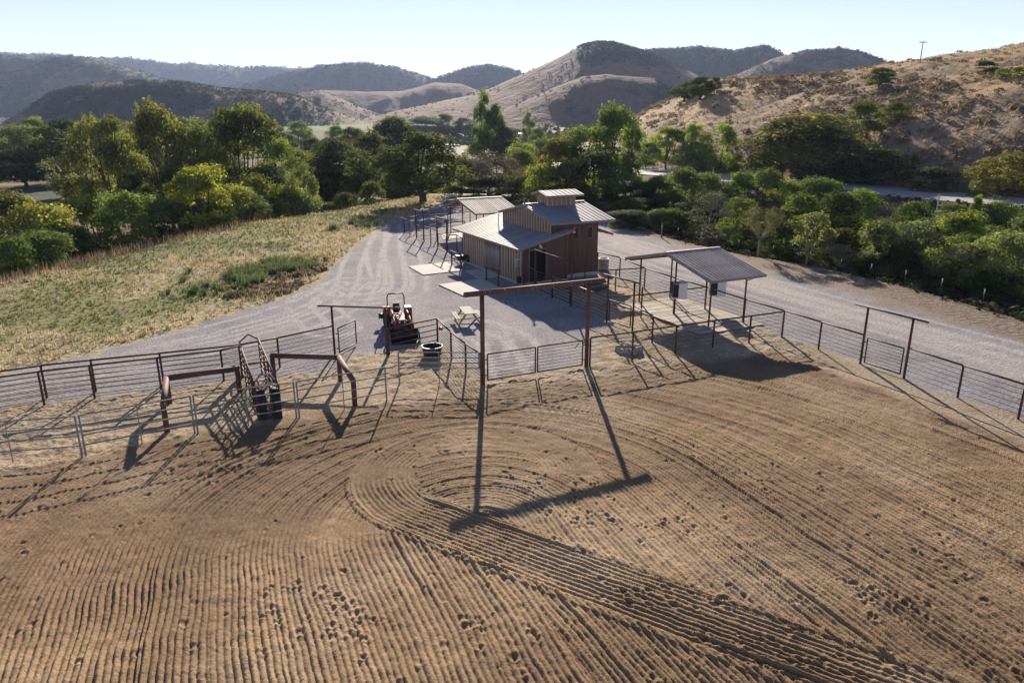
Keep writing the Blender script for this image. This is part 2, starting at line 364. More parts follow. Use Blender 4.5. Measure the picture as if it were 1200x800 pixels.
def zat(x, y): return float(height(np.array([x]), np.array([y]))[0])
def hit(px, py, y0=30., y1=2500.):       # where a sight line meets the terrain
    Y = np.geomspace(y0, y1, 900); u, e = elev(px, py)
    zr = CH + e * Y; zt = height(u * Y, Y); k = np.argmax(zt >= zr)
    return u * Y[k], Y[k], zt[k]

ARENA = P((-700, 900), (-700, 600), (-300, 575), (-50, 549), (60, 541), (140, 523), (240, 507), (340, 490), (430, 475), (520, 461), (600, 456), (690, 442), (760, 431), (840, 420), (910, 410), (960, 426), (1060, 463), (1193, 508), (1400, 590), (1800, 740), (1900, 900))
SANDY = [P((-300, 520), (-60, 487), (56, 470), (190, 455), (280, 446), (395, 428), (400, 413), (456, 411), (515, 402), (540, 425), (566, 446), (688, 427), (695, 400), (712, 376), (690, 362), (650, 347), (690, 330), (702, 318), (757, 337), (916, 392), (1010, 424), (1200, 491), (1500, 600), (1100, 500), (800, 480), (500, 500), (0, 600), (-300, 620))]
GRAVEL = DRIVE_L + P((545, 214), (600, 222), (640, 238), (690, 254), (760, 276), (890, 304), (1000, 334), (1200, 399), (1500, 500), (1500, 620), (1200, 560), (700, 500), (0, 600))
TRACKS = [P((440, 275), (425, 300), (420, 330), (400, 360), (330, 385), (200, 415), (0, 450)), P((455, 268), (447, 300), (462, 325), (455, 345), (420, 345), (395, 335)),
          P((468, 262), (470, 300), (478, 330), (470, 345), (430, 350)), P((410, 330), (380, 350), (300, 378), (150, 412)), P((375, 345), (360, 355), (390, 385)),
          P((545, 380), (600, 400), (590, 420)), P((560, 385), (570, 410), (580, 440)),
          P((720, 290), (900, 345), (1200, 425)), P((740, 285), (920, 340), (1200, 413)), P((500, 235), (540, 225), (590, 218))]
def smooth(p, n=3):                      # corner cutting, ends kept
    for _ in range(n):
        q = [p[0]]
        for a, b in zip(p[:-1], p[1:]): q += [(a[0] * .75 + b[0] * .25, a[1] * .75 + b[1] * .25), (a[0] * .25 + b[0] * .75, a[1] * .25 + b[1] * .75)]
        p = q + [p[-1]]
    return p
TRACKS = [smooth(t_) for t_ in TRACKS]
def arena_fields(x, y):
    """furrow height and damp mask of the harrowed sand"""
    sp = 0.168
    C = np.array(G(560, 615)); d = np.array([0.40, -0.917]); n = np.array([d[1], -d[0]])
    wob = (fbm(x * .13, y * .13, 11, 3) - .5) * 1.0 + (fbm(x * .8, y * .8, 12, 2) - .5) * .06
    rx, ry = x - C[0], y - C[1]; al = rx * d[0] + ry * d[1]; ac = rx * n[0] + ry * n[1]
    ph = np.where(al > 0, np.abs(ac), np.hypot(al, ac)) + wob
    side = np.where(ac < 0, 0.0, 0.13)
    dist = ph; strength = 0.75 + 0.5 * fbm(ph * .9 + 7, al * .06, 21, 2)
    # ring made by the last circle, and the band that leaves it
    cx, cy, ro, ri = -1.2, 22.7, 4.35, 2.15
    rr = np.hypot(x - cx, y - cy); ring = (rr < ro) & (rr > ri); inner = rr <= ri
    bd = np.array(G(860, 775)) - np.array(G(540, 650)); bd /= np.hypot(*bd); bn = np.array([bd[1], -bd[0]])
    rc = (ro + ri) / 2; t0 = np.array([cx, cy]) + bn * rc
    a = (x - t0[0]) * bd[0] + (y - t0[1]) * bd[1]; c = (x - t0[0]) * bn[0] + (y - t0[1]) * bn[1]
    band = (a > 0) & (np.abs(c) < (ro - ri) / 2 - .02 * a)
    ring = ring & ~((a > 0) & (y < cy - .2)); dist = np.where(ring, rr + .06 * wob, dist)
    dist = np.where(band, c + rc + .06 * wob, dist)
    strength = np.where(ring | band, 1.0 - (.35 * sst(-1, 3, y - cy) + .35 * sst(0, 3, x - cx)) * ~band, strength); strength = np.where(ring & ~band, strength * (.45 + .8 * vn(x * .7, y * .7, 38)), strength)
    dist = dist + (vn(np.floor(dist / (sp * 9)), 0 * x, 31) - .5) * .25 + (fbm(x * 1.6, y * 1.6, 32, 3) - .5) * .07
    tooth = np.floor(dist / sp); pas = np.floor(dist / (sp * 9))
    strength = strength * (.75 + .5 * vn(tooth * 1.37, al * .35, 33)) * (.65 + .6 * vn(pas * 2.11, al * .08 + 9, 34))
    prof = np.abs(np.sin(np.pi * dist / sp)) ** 0.8
    prof = prof + .7 * np.exp(-(((dist / (sp * 9)) % 1 - .5) / .06) ** 2) * (vn(pas * 3.3, al * .2, 35) > .45)
    edge = np.where(np.abs(np.abs(c) - (ro - ri) / 2) < .12, .03, 0) * (a > 0) + np.where(np.abs(rr - ro) < .12, .03, 0) * sst(1.5, -1, y - cy) * (a <= 0)
    prof = prof + .5 * np.exp(-(((dist / (sp * 4) + .3) % 1 - .5) / .09) ** 2)
    return prof * 0.056 * strength + edge, dist
hoof = []
def trail(p, q, n, sd):
    a, b = np.array(p, float), np.array(q, float)
    for k in range(int(n * .55)):
        t = (k + rng.uniform(0, .8)) / n; c = a + (b - a) * t + rng.normal(0, sd, 2); hoof.append(G(c[0], c[1]))
for p, q, n, sd in [((610, 600), (1010, 640), 50, 7), ((660, 585), (700, 640), 25, 12), ((330, 690), (520, 790), 70, 22), ((500, 650), (700, 690), 30, 12),
                    ((700, 690), (1010, 720), 60, 9), ((820, 760), (1060, 770), 55, 14), ((980, 690), (1190, 760), 45, 12), ((440, 530), (640, 500), 70, 14),
                    ((480, 560), (560, 600), 25, 12), ((620, 520), (720, 570), 30, 14), ((200, 560), (420, 520), 45, 10), ((900, 780), (1190, 790), 40, 12),
                    ((540, 720), (700, 780), 30, 18), ((760, 520), (1180, 600), 50, 14), ((30, 560), (260, 530), 40, 9), ((1080, 640), (1190, 720), 25, 14), ((600, 560), (840, 600), 40, 10)]:
    trail(p, q, n, sd)
for k in range(170): hoof.append(G(rng.uniform(-100, 1300), rng.uniform(470, 830)))

def grid(pys_or_Y, pxs, cont):
    """depth rows x columns of equal bearing, denser towards the viewer's side of the arena"""
    Y = pys_or_Y[:, None]; u = pxs[None, :]
    return (Y * u + 0 * Y), (Y + 0 * u)
def py_to_Y(py): v = (py - 400) / F; return CH * (CP - v * SP) / (SP + v * CP)
u_of = lambda px: (px - 600) / F * CP * 1.0
near_Y = py_to_Y(np.concatenate([np.arange(1500, 868, -12), np.arange(868, 424, -1.0)])); mid_Y = py_to_Y(np.arange(426, 232, -1.2))
WIDE = np.arange(1.22, 3.4, .06)
ucols = np.concatenate([-WIDE[::-1], np.arange(-1.2, -.92, .006), np.arange(-.92, -.72, .0022), np.arange(-.72, .72, .0014), np.arange(.72, .92, .0022), np.arange(.92, 1.2, .006), WIDE])
mid_cols = np.concatenate([-WIDE[::-1], np.arange(-1.2, -.75, .006), np.arange(-.75, .75, .0022), np.arange(.75, 1.2, .006), WIDE])
def build_ground(Y, us, tagname, drop=0.0):
    x, y = grid(Y, us, None); sh = x.shape
    # rows follow straight lines of equal depth; widen near rows so the frame is filled
    z, zone = height(x, y, True)
    n = x.size; X, Yv = x.ravel(), y.ravel(); z = z.ravel().copy(); zone = zone.ravel().copy()
    col = np.zeros((n, 3)); veg = np.full(n, -1.0)
    f1 = fbm(X * .09, Yv * .09, 1, 5); f2 = fbm(X * .45, Yv * .45, 2, 4); f3 = fbm(X * 1.7, Yv * 1.7, 8, 3)
    near = Yv < 420
    # dry field
    green = sst(.41, .57, f1 * .55 + f2 * .45)
    edge = seg_sd_field(X, Yv)
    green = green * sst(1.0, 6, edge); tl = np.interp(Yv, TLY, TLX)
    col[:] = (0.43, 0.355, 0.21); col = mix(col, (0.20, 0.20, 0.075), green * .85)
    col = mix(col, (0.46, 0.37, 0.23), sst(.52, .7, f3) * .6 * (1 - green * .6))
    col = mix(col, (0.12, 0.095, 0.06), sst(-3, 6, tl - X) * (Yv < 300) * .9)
    # valley floor
    far = sst(118, 150, Yv) * (X < 40); col = mix(col, (0.16, 0.15, 0.075), far * .9)
    u = X / Yv; ppx = 600 + u / CP * F
    gf = sst(820, 850, Yv + 25 * (f1 - .5)) * sst(300, 315, ppx) * sst(436, 424, ppx); col = mix(col, (0.16, 0.27, 0.075), gf)
    cf = sst(150, 156, Yv) * sst(205, 198, Yv) * sst(90, 78, ppx); col = mix(col, (0.10, 0.115, 0.075), cf)
    cf2 = (sst(112, 118, Yv) * sst(152, 148, Yv) + sst(202, 206, Yv) * sst(216, 210, Yv)) * sst(112, 95, ppx); col = mix(col, (0.40, 0.32, 0.21), cf2 * .8)
    lot = sst(395, 410, Yv) * sst(640, 600, Yv) * sst(520, 530, ppx) * sst(690, 670, ppx) * sst(.30, .5, np.abs(Yv - 490) / 100 * -1 + 1.2); col = mix(col, (0.50, 0.43, 0.36), lot * .9)
    col = mix(col, (0.235, 0.18, 0.14), (X > 8) * (Yv < 130) * 1.0)
    # right strip soil
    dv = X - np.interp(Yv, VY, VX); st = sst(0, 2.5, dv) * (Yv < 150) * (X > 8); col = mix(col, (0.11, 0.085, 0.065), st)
    # gravel and sand
    sg = poly_sd(X, Yv, GRAVEL) + (f3 - .5) * 1.2 + (f2 - .5) * 1.2; ss = poly_sd(X, Yv, SANDY[0]) + (f3 - .5) * 1.1 + (f2 - .5) * .8
    sa = poly_sd(X, Yv, ARENA) + (f3 - .5) * .9 + (f2 - .5) * 1.4
    gm = sst(-.3, .5, sg); sm = sst(-.5, .7, ss); am = sst(-.5, .9, sa)
    gcol = np.tile(np.array([0.305, 0.292, 0.318]), (n, 1)); gcol = mix(gcol, (0.23, 0.218, 0.238), sst(.4, .65, f2) * .7)
    tr = np.zeros(n)
    sel = near
    for k, t in enumerate(TRACKS):
        dd = seg_d(X[sel] + (f2[sel] - .5) * .25, Yv[sel] + (f1[sel] - .5) * .3, t)
        for off in (0.0, 1.55): tr[sel] = np.maximum(tr[sel], sst(.34, .1, np.abs(dd - off)))
    gcol = mix(gcol, (0.56, 0.52, 0.505), tr * .6 * sst(.2, .55, f3 * .5 + f2 * .5))
    wash = sst(.55, .75, fbm(X * .3, Yv * .12, 71, 4)); gcol = mix(gcol, (0.42, 0.375, 0.34), wash * .45)
    # drive beside the right fence and its earth verge
    dr = X - np.interp(Yv, [25, 40, 56, 70, 90], [27.5, 23.5, 17.5, 12, 8]); right = (X > 6) & (Yv < 110)
    gcol = mix(gcol, (0.27, 0.205, 0.155), sst(3.2, 5.2, dr + (f2 - .5) * 2) * right * .9)
    gcol = mix(gcol, (0.47, 0.415, 0.385), sst(3.0, 1.0, np.abs(dr)) * right * .55)
    col = mix(col, gcol, gm)
    scol = np.tile(np.array([0.46, 0.36, 0.25]), (n, 1)); scol = mix(scol, (0.34, 0.255, 0.17), sst(.42, .62, f2 * .5 + f3 * .5) * .8)
    scol = mix(scol, (0.36, 0.335, 0.315), sst(.45, .6, f1) * (X > 5) * (Yv > 38) * .4)
    col = mix(col, scol, sm)
    fz, dist = arena_fields(X, Yv)
    damp = sst(.38, .62, fbm(X * .10 + 4, Yv * .16, 51, 4) * .75 + fbm(X * .6, Yv * .6, 52, 3) * .25)
    acol = np.tile(np.array([0.40, 0.275, 0.163]), (n, 1)); acol = mix(acol, (0.205, 0.132, 0.078), damp * .7)
    acol = mix(acol, (0.165, 0.103, 0.06), sst(19, 31, Yv + (f1 - .5) * 14) * .45)
    acol = mix(acol, (0.47, 0.36, 0.25), sst(.55, .8, fbm(X * .22, Yv * .22, 53, 3)) * .5)
    streak = vn(dist / .855, dist * 0 + 3, 55); acol = acol * (0.88 + .24 * streak)[:, None]
    rim = sst(3.2, 0.2, sa); acol = mix(acol, (0.20, 0.135, 0.085), rim * .5 * (X < 6))
    col = mix(col, acol, am)
    # relief
    core = sst(-.2, 1.6, sa)
    z += am * (core * fz * (.7 + .6 * f2) + (fbm(X * 3.1, Yv * 3.1, 61, 4) - .5) * .05 + (fbm(X * 13, Yv * 13, 66, 2) - .5) * .014 * (Yv < 40))
    lump = sm * (1 - core) * (X < 16) * (1 - sst(1.5, 3.5, ss) * (X < -6) * (Yv > 26) * .7)
    z += lump * ((fbm(X * 2.4, Yv * 1.9, 62, 4) - .5) * .17 + (fbm(X * 6, Yv * 5, 63, 2) - .5) * .05)
    z += gm * (1 - sm) * (fbm(X * 1.2, Yv * 1.2, 64, 3) - .5) * .05
    if tagname == 'near':
        Z = z.reshape(sh); AM = (am * core).reshape(sh)
        for hx, hy in hoof:
            i = np.searchsorted(Y, hy); j = np.searchsorted(us, hx / max(hy, 1))
            if i < 8 or i > len(Y) - 9 or j < 12 or j > len(us) - 13: continue
            k = int(max(3, .34 / max(Y[i] - Y[i - 1], .01))); l = int(max(3, .34 / (hy * .0014)))
            k = min(k, 12); l = min(l, 22); sl = (slice(max(i - k, 0), i + k), slice(max(j - l, 0), j + l))
            r = np.hypot(x[sl] - hx, y[sl] - hy) / (.05 + .05 * ((hx * 37.3) % 1)); r = r * (.75 + .5 * vn(x[sl] * 9, y[sl] * 9, 77)); dp = .35 + .75 * ((hy * 53.7) % 1)
            Z[sl] += AM[sl] * dp * (-.04 * np.exp(-r ** 2) + .018 * np.exp(-(r - 1.75) ** 2 * 3))
        z = Z.ravel()
    # hills: pale dry grass with scrub taking over by slope and height
    hb = zone > 0
    tan = np.array([0.34, 0.25, 0.175]); bias = [.62, .48, .60, .66, .66, .28, .34, .34, .62, .46, .30]
    tn = [(0.2, .17, .13), (.25, .185, .12), (.29, .215, .145), (.2, .17, .12), (.2, .17, .12), (.30, .215, .15), (.31, .225, .155), (.235, .165, .115), (.2, .17, .12), (.22, .16, .11), (.225, .155, .11)]
    for k in range(len(HILLS)):
        q = zone == k + 1
        if not q.any(): continue
        h = HILLS[k]; rel = np.clip((z[q] + 4) / (CH + h['D'] * h['e'].max() + 4), 0, 1)
        fb = fbm(X[q] / (h['W'] * .16), Yv[q] / (h['W'] * .3), 100 + k, 4) - .5
        b = bias[k] + fb * 1.1
        if k == 7: b += sst(.66, .84, rel) * .5 - .05 + .25 * sst(.55, .75, rel) * (ppx[q] > 690)
        if k == 10: b += sst(755, 800, ppx[q]) * .5
        if k == 2: b += -sst(.84, .98, rel) * .4 * (ppx[q] < 150) - .5 * sst(375, 395, ppx[q]) - .5 * sst(40, 20, ppx[q])
        if k == 1: b += -sst(.75, .95, rel) * .2
        if k == 9: b += .28 * sst(.5, .25, rel)
        col[q] = np.array(tn[k]) * np.array([.80, .72, .70]) * (0.8 + .4 * fbm(X[q] / 40, Yv[q] / 60, 120 + k, 3))[:, None]; veg[q] = b
    q = zone == 100
    if q.any():
        xq, yq = X[q], Yv[q]; fb = fbm(xq * .03, yq * .03, 140, 4); t = (yq - curve_at(HWF, xq)) / 190
        c = np.tile(np.array([0.44, 0.30, 0.165]), (q.sum(), 1)); c = mix(c, (0.30, 0.225, 0.165), sst(.40, .6, fb + .25 * sst(.45, .1, t)))
        c = mix(c, (0.50, 0.36, 0.20), sst(.55, .7, fbm(xq * .06, yq * .06, 141, 3)) * .5)
        col[q] = c; veg[q] = .33 + (fb - .5) * .9 + .14 * sst(.5, .15, t)
    idx = np.arange(n).reshape(sh); a = idx[:-1, :-1].ravel(); b = idx[:-1, 1:].ravel(); c = idx[1:, 1:].ravel(); d = idx[1:, :-1].ravel()
    fs = np.stack([a, b, c, d], 1); vs = np.stack([X, Yv, z - drop], 1)
    fz_ = zone[a]; code = np.where(fz_ > 0, fz_, 0)
    m_ar = (am[a] > .5) & (fz_ == 0); m_gr = ((gm[a] > .5) | (sm[a] > .5)) & ~m_ar & (fz_ == 0)
    code = np.where(m_ar, -1, np.where(m_gr, -2, code))
    for k in np.unique(code):
        ff = fs[code == k]; used, inv = np.unique(ff.ravel(), return_inverse=True)
        if len(ff) < 30: continue
        nm, mk = ('arena_sand', 'arena') if k == -1 else ('gravel_yard', 'gravel') if k == -2 else ('ground', 'ground') if k == 0 else ('hillside', 'hillside') if k == 100 else ('hill', 'hill')
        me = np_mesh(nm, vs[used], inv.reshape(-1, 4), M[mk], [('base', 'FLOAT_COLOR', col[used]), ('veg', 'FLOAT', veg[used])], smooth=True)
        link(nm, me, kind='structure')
build_ground(near_Y, ucols, 'near'); build_ground(mid_Y, mid_cols, 'mid', .012)
far_cols = np.concatenate([-WIDE[::-1] - .1, np.arange(-1.3, -.78, .008), np.arange(-.78, .78, .0031), np.arange(.78, 1.3, .008), WIDE + .1])
far_Y = np.concatenate([np.linspace(mid_Y[-1] - 1.2, 420, 240), np.geomspace(422, 6500, 310)])
build_ground(far_Y, far_cols, 'far', 0.03)

# ------------------------------------------------------------------ highway
def ribbon(name, c, mk, z):
    b = MB(); vs = []
    for (x0, y0), (x1, y1) in c: vs += [(x0, y0, z), (x1, y1, z), (x1, y1, z - .15), (x0, y0, z - .15)]
    fs = []
    for i in range(len(c) - 1):
        k = i * 4
        for j in range(4): fs.append((k + j, k + (j + 1) % 4, k + 4 + (j + 1) % 4, k + 4 + j))
    b.add(vs, fs); o = b.build(name, M[mk]); o['kind'] = 'structure'; return o
def lerp2(t):
    return [(a[0] + (b[0] - a[0]) * t, a[1] + (b[1] - a[1]) * t) for a, b in zip(HWN, HWF)]
hw = ribbon('highway', list(zip(lerp2(-.06), lerp2(1.06))), 'asphalt', 1.10)
for t in (.07, .93): ribbon('edge_line', list(zip(lerp2(t - .012), lerp2(t + .012))), 'line_white', 1.105)
ribbon('centre_line', list(zip(lerp2(.49), lerp2(.51))), 'line_yellow', 1.105)

# ------------------------------------------------------------------ barn
BA = R(26.9)
BO = (0.70, 53.26)
def bp(u, v):
    return (BO[0] + u * math.cos(BA) - v * math.sin(BA), BO[1] + u * math.sin(BA) + v * math.cos(BA))
barn = thing('barn', 'weathered wooden barn with a low lean-to roof and raised gabled centre topped by a cupola', 'barn', (*BO, 0), BA)
LS = (3.87 - 2.72) / 4.7                                    # lean-to slope
def lz(u): return 2.72 + (u + .35) * LS
# walls
wl = MB().box(0, .12, 0, 10.8, .1, lz(0) - .06).build('wall', M['tanwood'], barn, ); wl['label'] = 'tan board and batten side wall'
wf = MB()
for (u0, u1, z0, z1) in ((.12, .66, .1, None), (2.1, 4.0, .1, None), (.66, 2.1, 2.45, None)):
    wf.hexa([(u0, 0, z0), (u1, 0, z0), (u1, .12, z0), (u0, .12, z0)], [(u0, 0, lz(u0) - .06), (u1, 0, lz(u1) - .06), (u1, .12, lz(u1) - .06), (u0, .12, lz(u0) - .06)])
wf.hexa([(3.88, .12, .1), (4.0, .12, .1), (4.0, .6, .1), (3.88, .6, .1)], [(3.88, .12, lz(3.9) - .06), (4, .12, lz(4) - .06), (4, .6, lz(4) - .06), (3.88, .6, lz(3.9) - .06)])
wf = wf.build('wall', M['brownwood'], barn); wf['label'] = 'dark brown front wall of the lean-to'
wt = MB().box(4.0, 7.1, .6, .72, .3, 4.36).box(2.9, 4.0, .6, .72, 3.3, 4.36).build('wall', M['brownwood'], barn); wt['label'] = 'dark brown front wall of the raised part'
MB().box(6.98, 7.1, .72, 8.9, .3, 4.36).box(2.9, 7.1, 8.9, 9.02, .3, 4.36).box(.12, 4.0, 10.68, 10.8, .1, 2.7).build('wall', M['brownwood'], barn)
gz = lambda v: 5.38 - abs(v - 4.5) * .95 / 4.5
gb = MB()
gb.add([(2.9, .6, 3.2), (2.9, 9.0, 3.2), (2.9, 9.0, gz(9.0) - .08), (2.9, 4.5, 5.3), (2.9, .6, gz(.6) - .08), (3.02, .6, 3.2), (3.02, 9.0, 3.2), (3.02, 9.0, gz(9.0) - .08), (3.02, 4.5, 5.3), (3.02, .6, gz(.6) - .08)],
       [(0, 4, 3, 2, 1), (5, 6, 7, 8, 9), (0, 5, 9, 4), (4, 9, 8, 3), (3, 8, 7, 2)])
g = gb.build('gable', M['tanwood'], barn)
for k in range(19):
    v = .75 + k * .43; MB().box(-.055, 0, -.05, .05, 0, gz(v) - 3.5).build('batten', M['batten'], g, loc=(2.9, v, 3.35))
bm_ = MB().box(-.055, 0, -.05, .05, .1, lz(0) - .1).mesh('batten', M['batten'])
for k in range(25):
    v = .06 + k * .445
    if not 3.5 < v < 6.7: link('batten', bm_, wl, loc=(0, v, 0))
bm2 = [MB().box(-.035, .035, -.03, 0, .1, lz(u) - .1).mesh('batten', M['trim']) for u in (.05, .62, 2.14, 3.95)]
for u, me in zip((.05, .62, 2.14, 3.95), bm2): link('batten', me, wf, loc=(u, 0, 0))
for k in range(4): MB().box(-.012, .012, -.012, 0, .1, lz(2.4 + .4 * k) - .1).build('batten', M['brownwood'], wf, loc=(2.5 + .38 * k, 0, 0))
for k in range(8): MB().box(-.02, .02, -.02, 0, .3, 4.3).build('batten', M['brownwood'], wt, loc=(4.05 + .43 * k, .6, 0))
def boards(par, along, p0, p1, step, z0, zf, mk, off, thick=.02):
    n = int(round((p1 - p0) / step)); w_ = (p1 - p0) / n; cache = {}
    for k in range(n):
        c = p0 + w_ * (k + .5); h = round(zf(c), 2); th = thick * (1, .55, .8)[k % 3]; key = (h, th)
        if key not in cache:
            cache[key] = MB().box(*((-w_ / 2 + .006, w_ / 2 - .006, -th, 0) if along == 'u' else (-th, 0, -w_ / 2 + .006, w_ / 2 - .006)), z0, h).mesh('board', M[mk])
        link('board', cache[key], par, loc=(c, off, 0) if along == 'u' else (off, c, 0))
boards(wf, 'u', 2.18, 3.99, .3, .1, lambda u: lz(u) - .12, 'brownwood', -.001)
boards(wt, 'u', 4.02, 4.68, .33, .3, lambda u: 4.25, 'brownwood', .599)
boards(wt, 'u', 5.33, 5.98, .33, .3, lambda u: 4.25, 'brownwood', .599)
boards(wt, 'u', 6.58, 7.1, .26, .3, lambda u: 4.25, 'brownwood', .599)
boards(wl, 'v', .02, 3.56, .445, .1, lambda v: 2.62, 'tanwood', -.001)
boards(wl, 'v', 6.62, 10.78, .445, .1, lambda v: 2.62, 'tanwood', -.001)
# stable door in the front, its inside shade given as a near-black sheet
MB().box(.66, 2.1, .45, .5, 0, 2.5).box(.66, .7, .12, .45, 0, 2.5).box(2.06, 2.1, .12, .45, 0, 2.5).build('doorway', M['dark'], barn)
df = MB().box(.58, .68, -.06, .02, .1, 2.5).box(2.08, 2.18, -.06, .02, .1, 2.5).box(.58, 2.18, -.06, .02, 2.503, 2.6).build('door_frame', M['trim'], barn)
# old sliding door on the side wall, board by board
dr = MB().box(-.07, -.02, 3.6, 6.55, 2.45, 2.55).build('sliding_door', M['trim'], barn); dr['label'] = 'peeling sliding door of old dark boards'
for k in range(8): MB().box(-.09 - .004 * (k % 3), -.022, -.172, .172, .12, 2.44).build('board', M['olddoor'], dr, loc=(0, 3.79 + k * .364, 0))
MB().box(-.14, .0, -.05, 10.85, 0, .1).box(0, 4.05, -.1, 0, 0, .1).box(4.0, 7.15, .5, .72, 0, .299).box(6.95, 7.15, .72, 9, 0, .299).build('footing', M['concrete'], barn)
# windows of the raised front
for u0, u1 in ((4.75, 5.25), (6.05, 6.5)):
    wi = MB().box(u0 - .07, u1 + .07, .55, .6, 2.95, 3.02).box(u0 - .07, u1 + .07, .55, .6, 3.83, 3.9).box(u0 - .07, u0, .55, .6, 3.02, 3.83).box(u1, u1 + .07, .55, .6, 3.02, 3.83).build('window', M['trim'], barn)
    MB().box(u0, u1, .58, .598, 3.02, 3.83).build('pane', M['glass'], wi)
# roofs of single metal sheets
def sheet(n, wdt, L, th=.02, rib=.03):                      # ribbed sheet: x along the slope 0..L, y 0..wdt
    b = MB(); prof = []
    for i in range(n):
        y = wdt * i / n; s_ = wdt / n
        prof += [(y, 0), (y + s_ * .28, 0), (y + s_ * .36, rib), (y + s_ * .64, rib), (y + s_ * .72, 0)]
    prof.append((wdt, 0)); m = len(prof)
    vs = [(0, a, h) for a, h in prof] + [(L, a, h) for a, h in prof] + [(0, a, h - th) for a, h in prof] + [(L, a, h - th) for a, h in prof]
    fs = []
    for i in range(m - 1):
        fs += [(i, m + i, m + i + 1, i + 1), (2 * m + i + 1, 3 * m + i + 1, 3 * m + i, 2 * m + i), (i + 1, 2 * m + i + 1, 2 * m + i, i), (m + i, 3 * m + i, 3 * m + i + 1, m + i + 1)]
    fs += [(0, 2 * m, 3 * m, m), (m - 1, 2 * m - 1, 4 * m - 1, 3 * m - 1)]
    return b.add(vs, fs)
def roof_panels(parent, org, xdir, ydir, L, total, n, mk, jitter=.006):
    xd, yd = Vector(xdir).normalized(), Vector(ydir).normalized(); zd = xd.cross(yd)
    if zd.z < 0: zd = -zd
    wd = total / n; me = sheet(2, wd * .985, L).mesh('roof_panel', M[mk])
    for k in range(n):
        o = link('roof_panel', me, parent); mt_ = Matrix((xd, yd, zd)).transposed().to_4x4()
        mt_.translation = Vector(org) + yd * (wd * k) + zd * random.uniform(0, jitter * 2); o.matrix_local = mt_
lr = MB()
for v0, v1 in ((-.42, -.36), (12.24, 12.3)):                # rake boards
    lr.hexa([(-.35, v0, lz(-.35) - .14), (4.35, v0, lz(4.35) - .14), (4.35, v1, lz(4.35) - .14), (-.35, v1, lz(-.35) - .14)], [(-.35, v0, lz(-.35)), (4.35, v0, lz(4.35)), (4.35, v1, lz(4.35)), (-.35, v1, lz(-.35))])
lr.box(-.40, -.35, -.42, 12.3, lz(-.35) - .15, lz(-.35) - .02)
lr = lr.build('roof', M['gutter'], barn); lr['label'] = 'long sloping lean-to roof of pale metal sheets'
roof_panels(lr, (-.45, -.42, lz(-.45) + .01), (1, 0, LS), (0, 1, 0), 4.95, 12.7, 14, 'roof')
for v in np.linspace(.3, 12, 12): MB().hexa([(-.3, v, lz(-.3) - .13), (3.9, v, lz(3.9) - .13), (3.9, v + .06, lz(3.9) - .13), (-.3, v + .06, lz(-.3) - .13)], [(-.3, v, lz(-.3) - .02), (3.9, v, lz(3.9) - .02), (3.9, v + .06, lz(3.9) - .02), (-.3, v + .06, lz(-.3) - .02)]).build('rafter', M['trim'], lr)
tr = MB()
sl = .95 / 4.5
for u0, u1 in ((2.52, 2.58), (8.14, 8.2)):
    for sg_ in (1, -1):
        y0, y1 = 4.5, 4.5 - sg_ * 4.55; z0, z1 = 5.36, 5.36 - 4.55 * sl
        tr.hexa([(u0, y0, z0 - .15), (u1, y0, z0 - .15), (u1, y1, z1 - .15), (u0, y1, z1 - .15)], [(u0, y0, z0), (u1, y0, z0), (u1, y1, z1), (u0, y1, z1)])
tr.box(2.52, 8.2, -.11, -.05, 4.26, 4.40).box(2.52, 8.2, 9.05, 9.11, 4.26, 4.40)
tr = tr.build('roof', M['gutter'], barn); tr['label'] = 'raised gable roof of pale metal sheets'
roof_panels(tr, (2.5, -.14, gz(-.14) + .0), (0, 1, sl), (1, 0, 0), 4.74, 5.72, 7, 'roof')
roof_panels(tr, (2.5, 9.14, gz(9.14) + .0), (0, -1, sl), (1, 0, 0), 4.74, 5.72, 7, 'roof')
MB().box(2.5, 8.22, 4.38, 4.62, 5.41, 5.45).build('ridge_cap', M['roof'], tr)
for v in (.3, 1.8, 3.2): MB().box(7.1, 8.14, v, v + .08, gz(v) - .19, gz(v) - .06).build('rafter', M['trim'], tr)
# shed overhang at the far end
so_ = MB().hexa([(7.1, .9, 3.55), (8.75, .9, 2.98), (8.75, .97, 2.98), (7.1, .97, 3.55)], [(7.1, .9, 3.68), (8.75, .9, 3.11), (8.75, .97, 3.11), (7.1, .97, 3.68)]).build('overhang', M['rafter'], barn)
for k in range(6):
    v = 1.7 + k * .85; MB().hexa([(7.1, v, 3.55), (8.75, v, 2.98), (8.75, v + .07, 2.98), (7.1, v + .07, 3.55)], [(7.1, v, 3.67), (8.75, v, 3.1), (8.75, v + .07, 3.1), (7.1, v + .07, 3.67)]).build('rafter', M['rafter'], so_)
roof_panels(so_, (8.8, .85, 3.12), (-1, 0, .345), (0, 1, 0), 1.8, 5.6, 6, 'roof')
# cupola
cu = MB().box(4.25, 6.85, 3.7, 5.3, 4.9, 6.02).build('cupola', M['tanwood'], barn)
for k in range(7): MB().box(-.03, .03, -.03, 0, 5.25, 6.0).build('batten', M['batten'], cu, loc=(4.28 + k * .423, 3.7, 0))
for k in range(5): MB().box(-.03, 0, -.03, .03, 5.25, 6.0).build('batten', M['batten'], cu, loc=(4.25, 3.75 + k * .37, 0))
cr = MB()
for u0, u1 in ((3.86, 3.92), (7.28, 7.34)):
    for sg_ in (1, -1):
        y1 = 4.5 - sg_ * 1.3
        cr.hexa([(u0, 4.5, 6.27), (u1, 4.5, 6.27), (u1, y1, 5.97), (u0, y1, 5.97)], [(u0, 4.5, 6.39), (u1, 4.5, 6.39), (u1, y1, 6.09), (u0, y1, 6.09)])
cr.box(3.86, 7.34, 3.17, 3.22, 5.96, 6.08).box(3.86, 7.34, 5.78, 5.83, 5.96, 6.08)
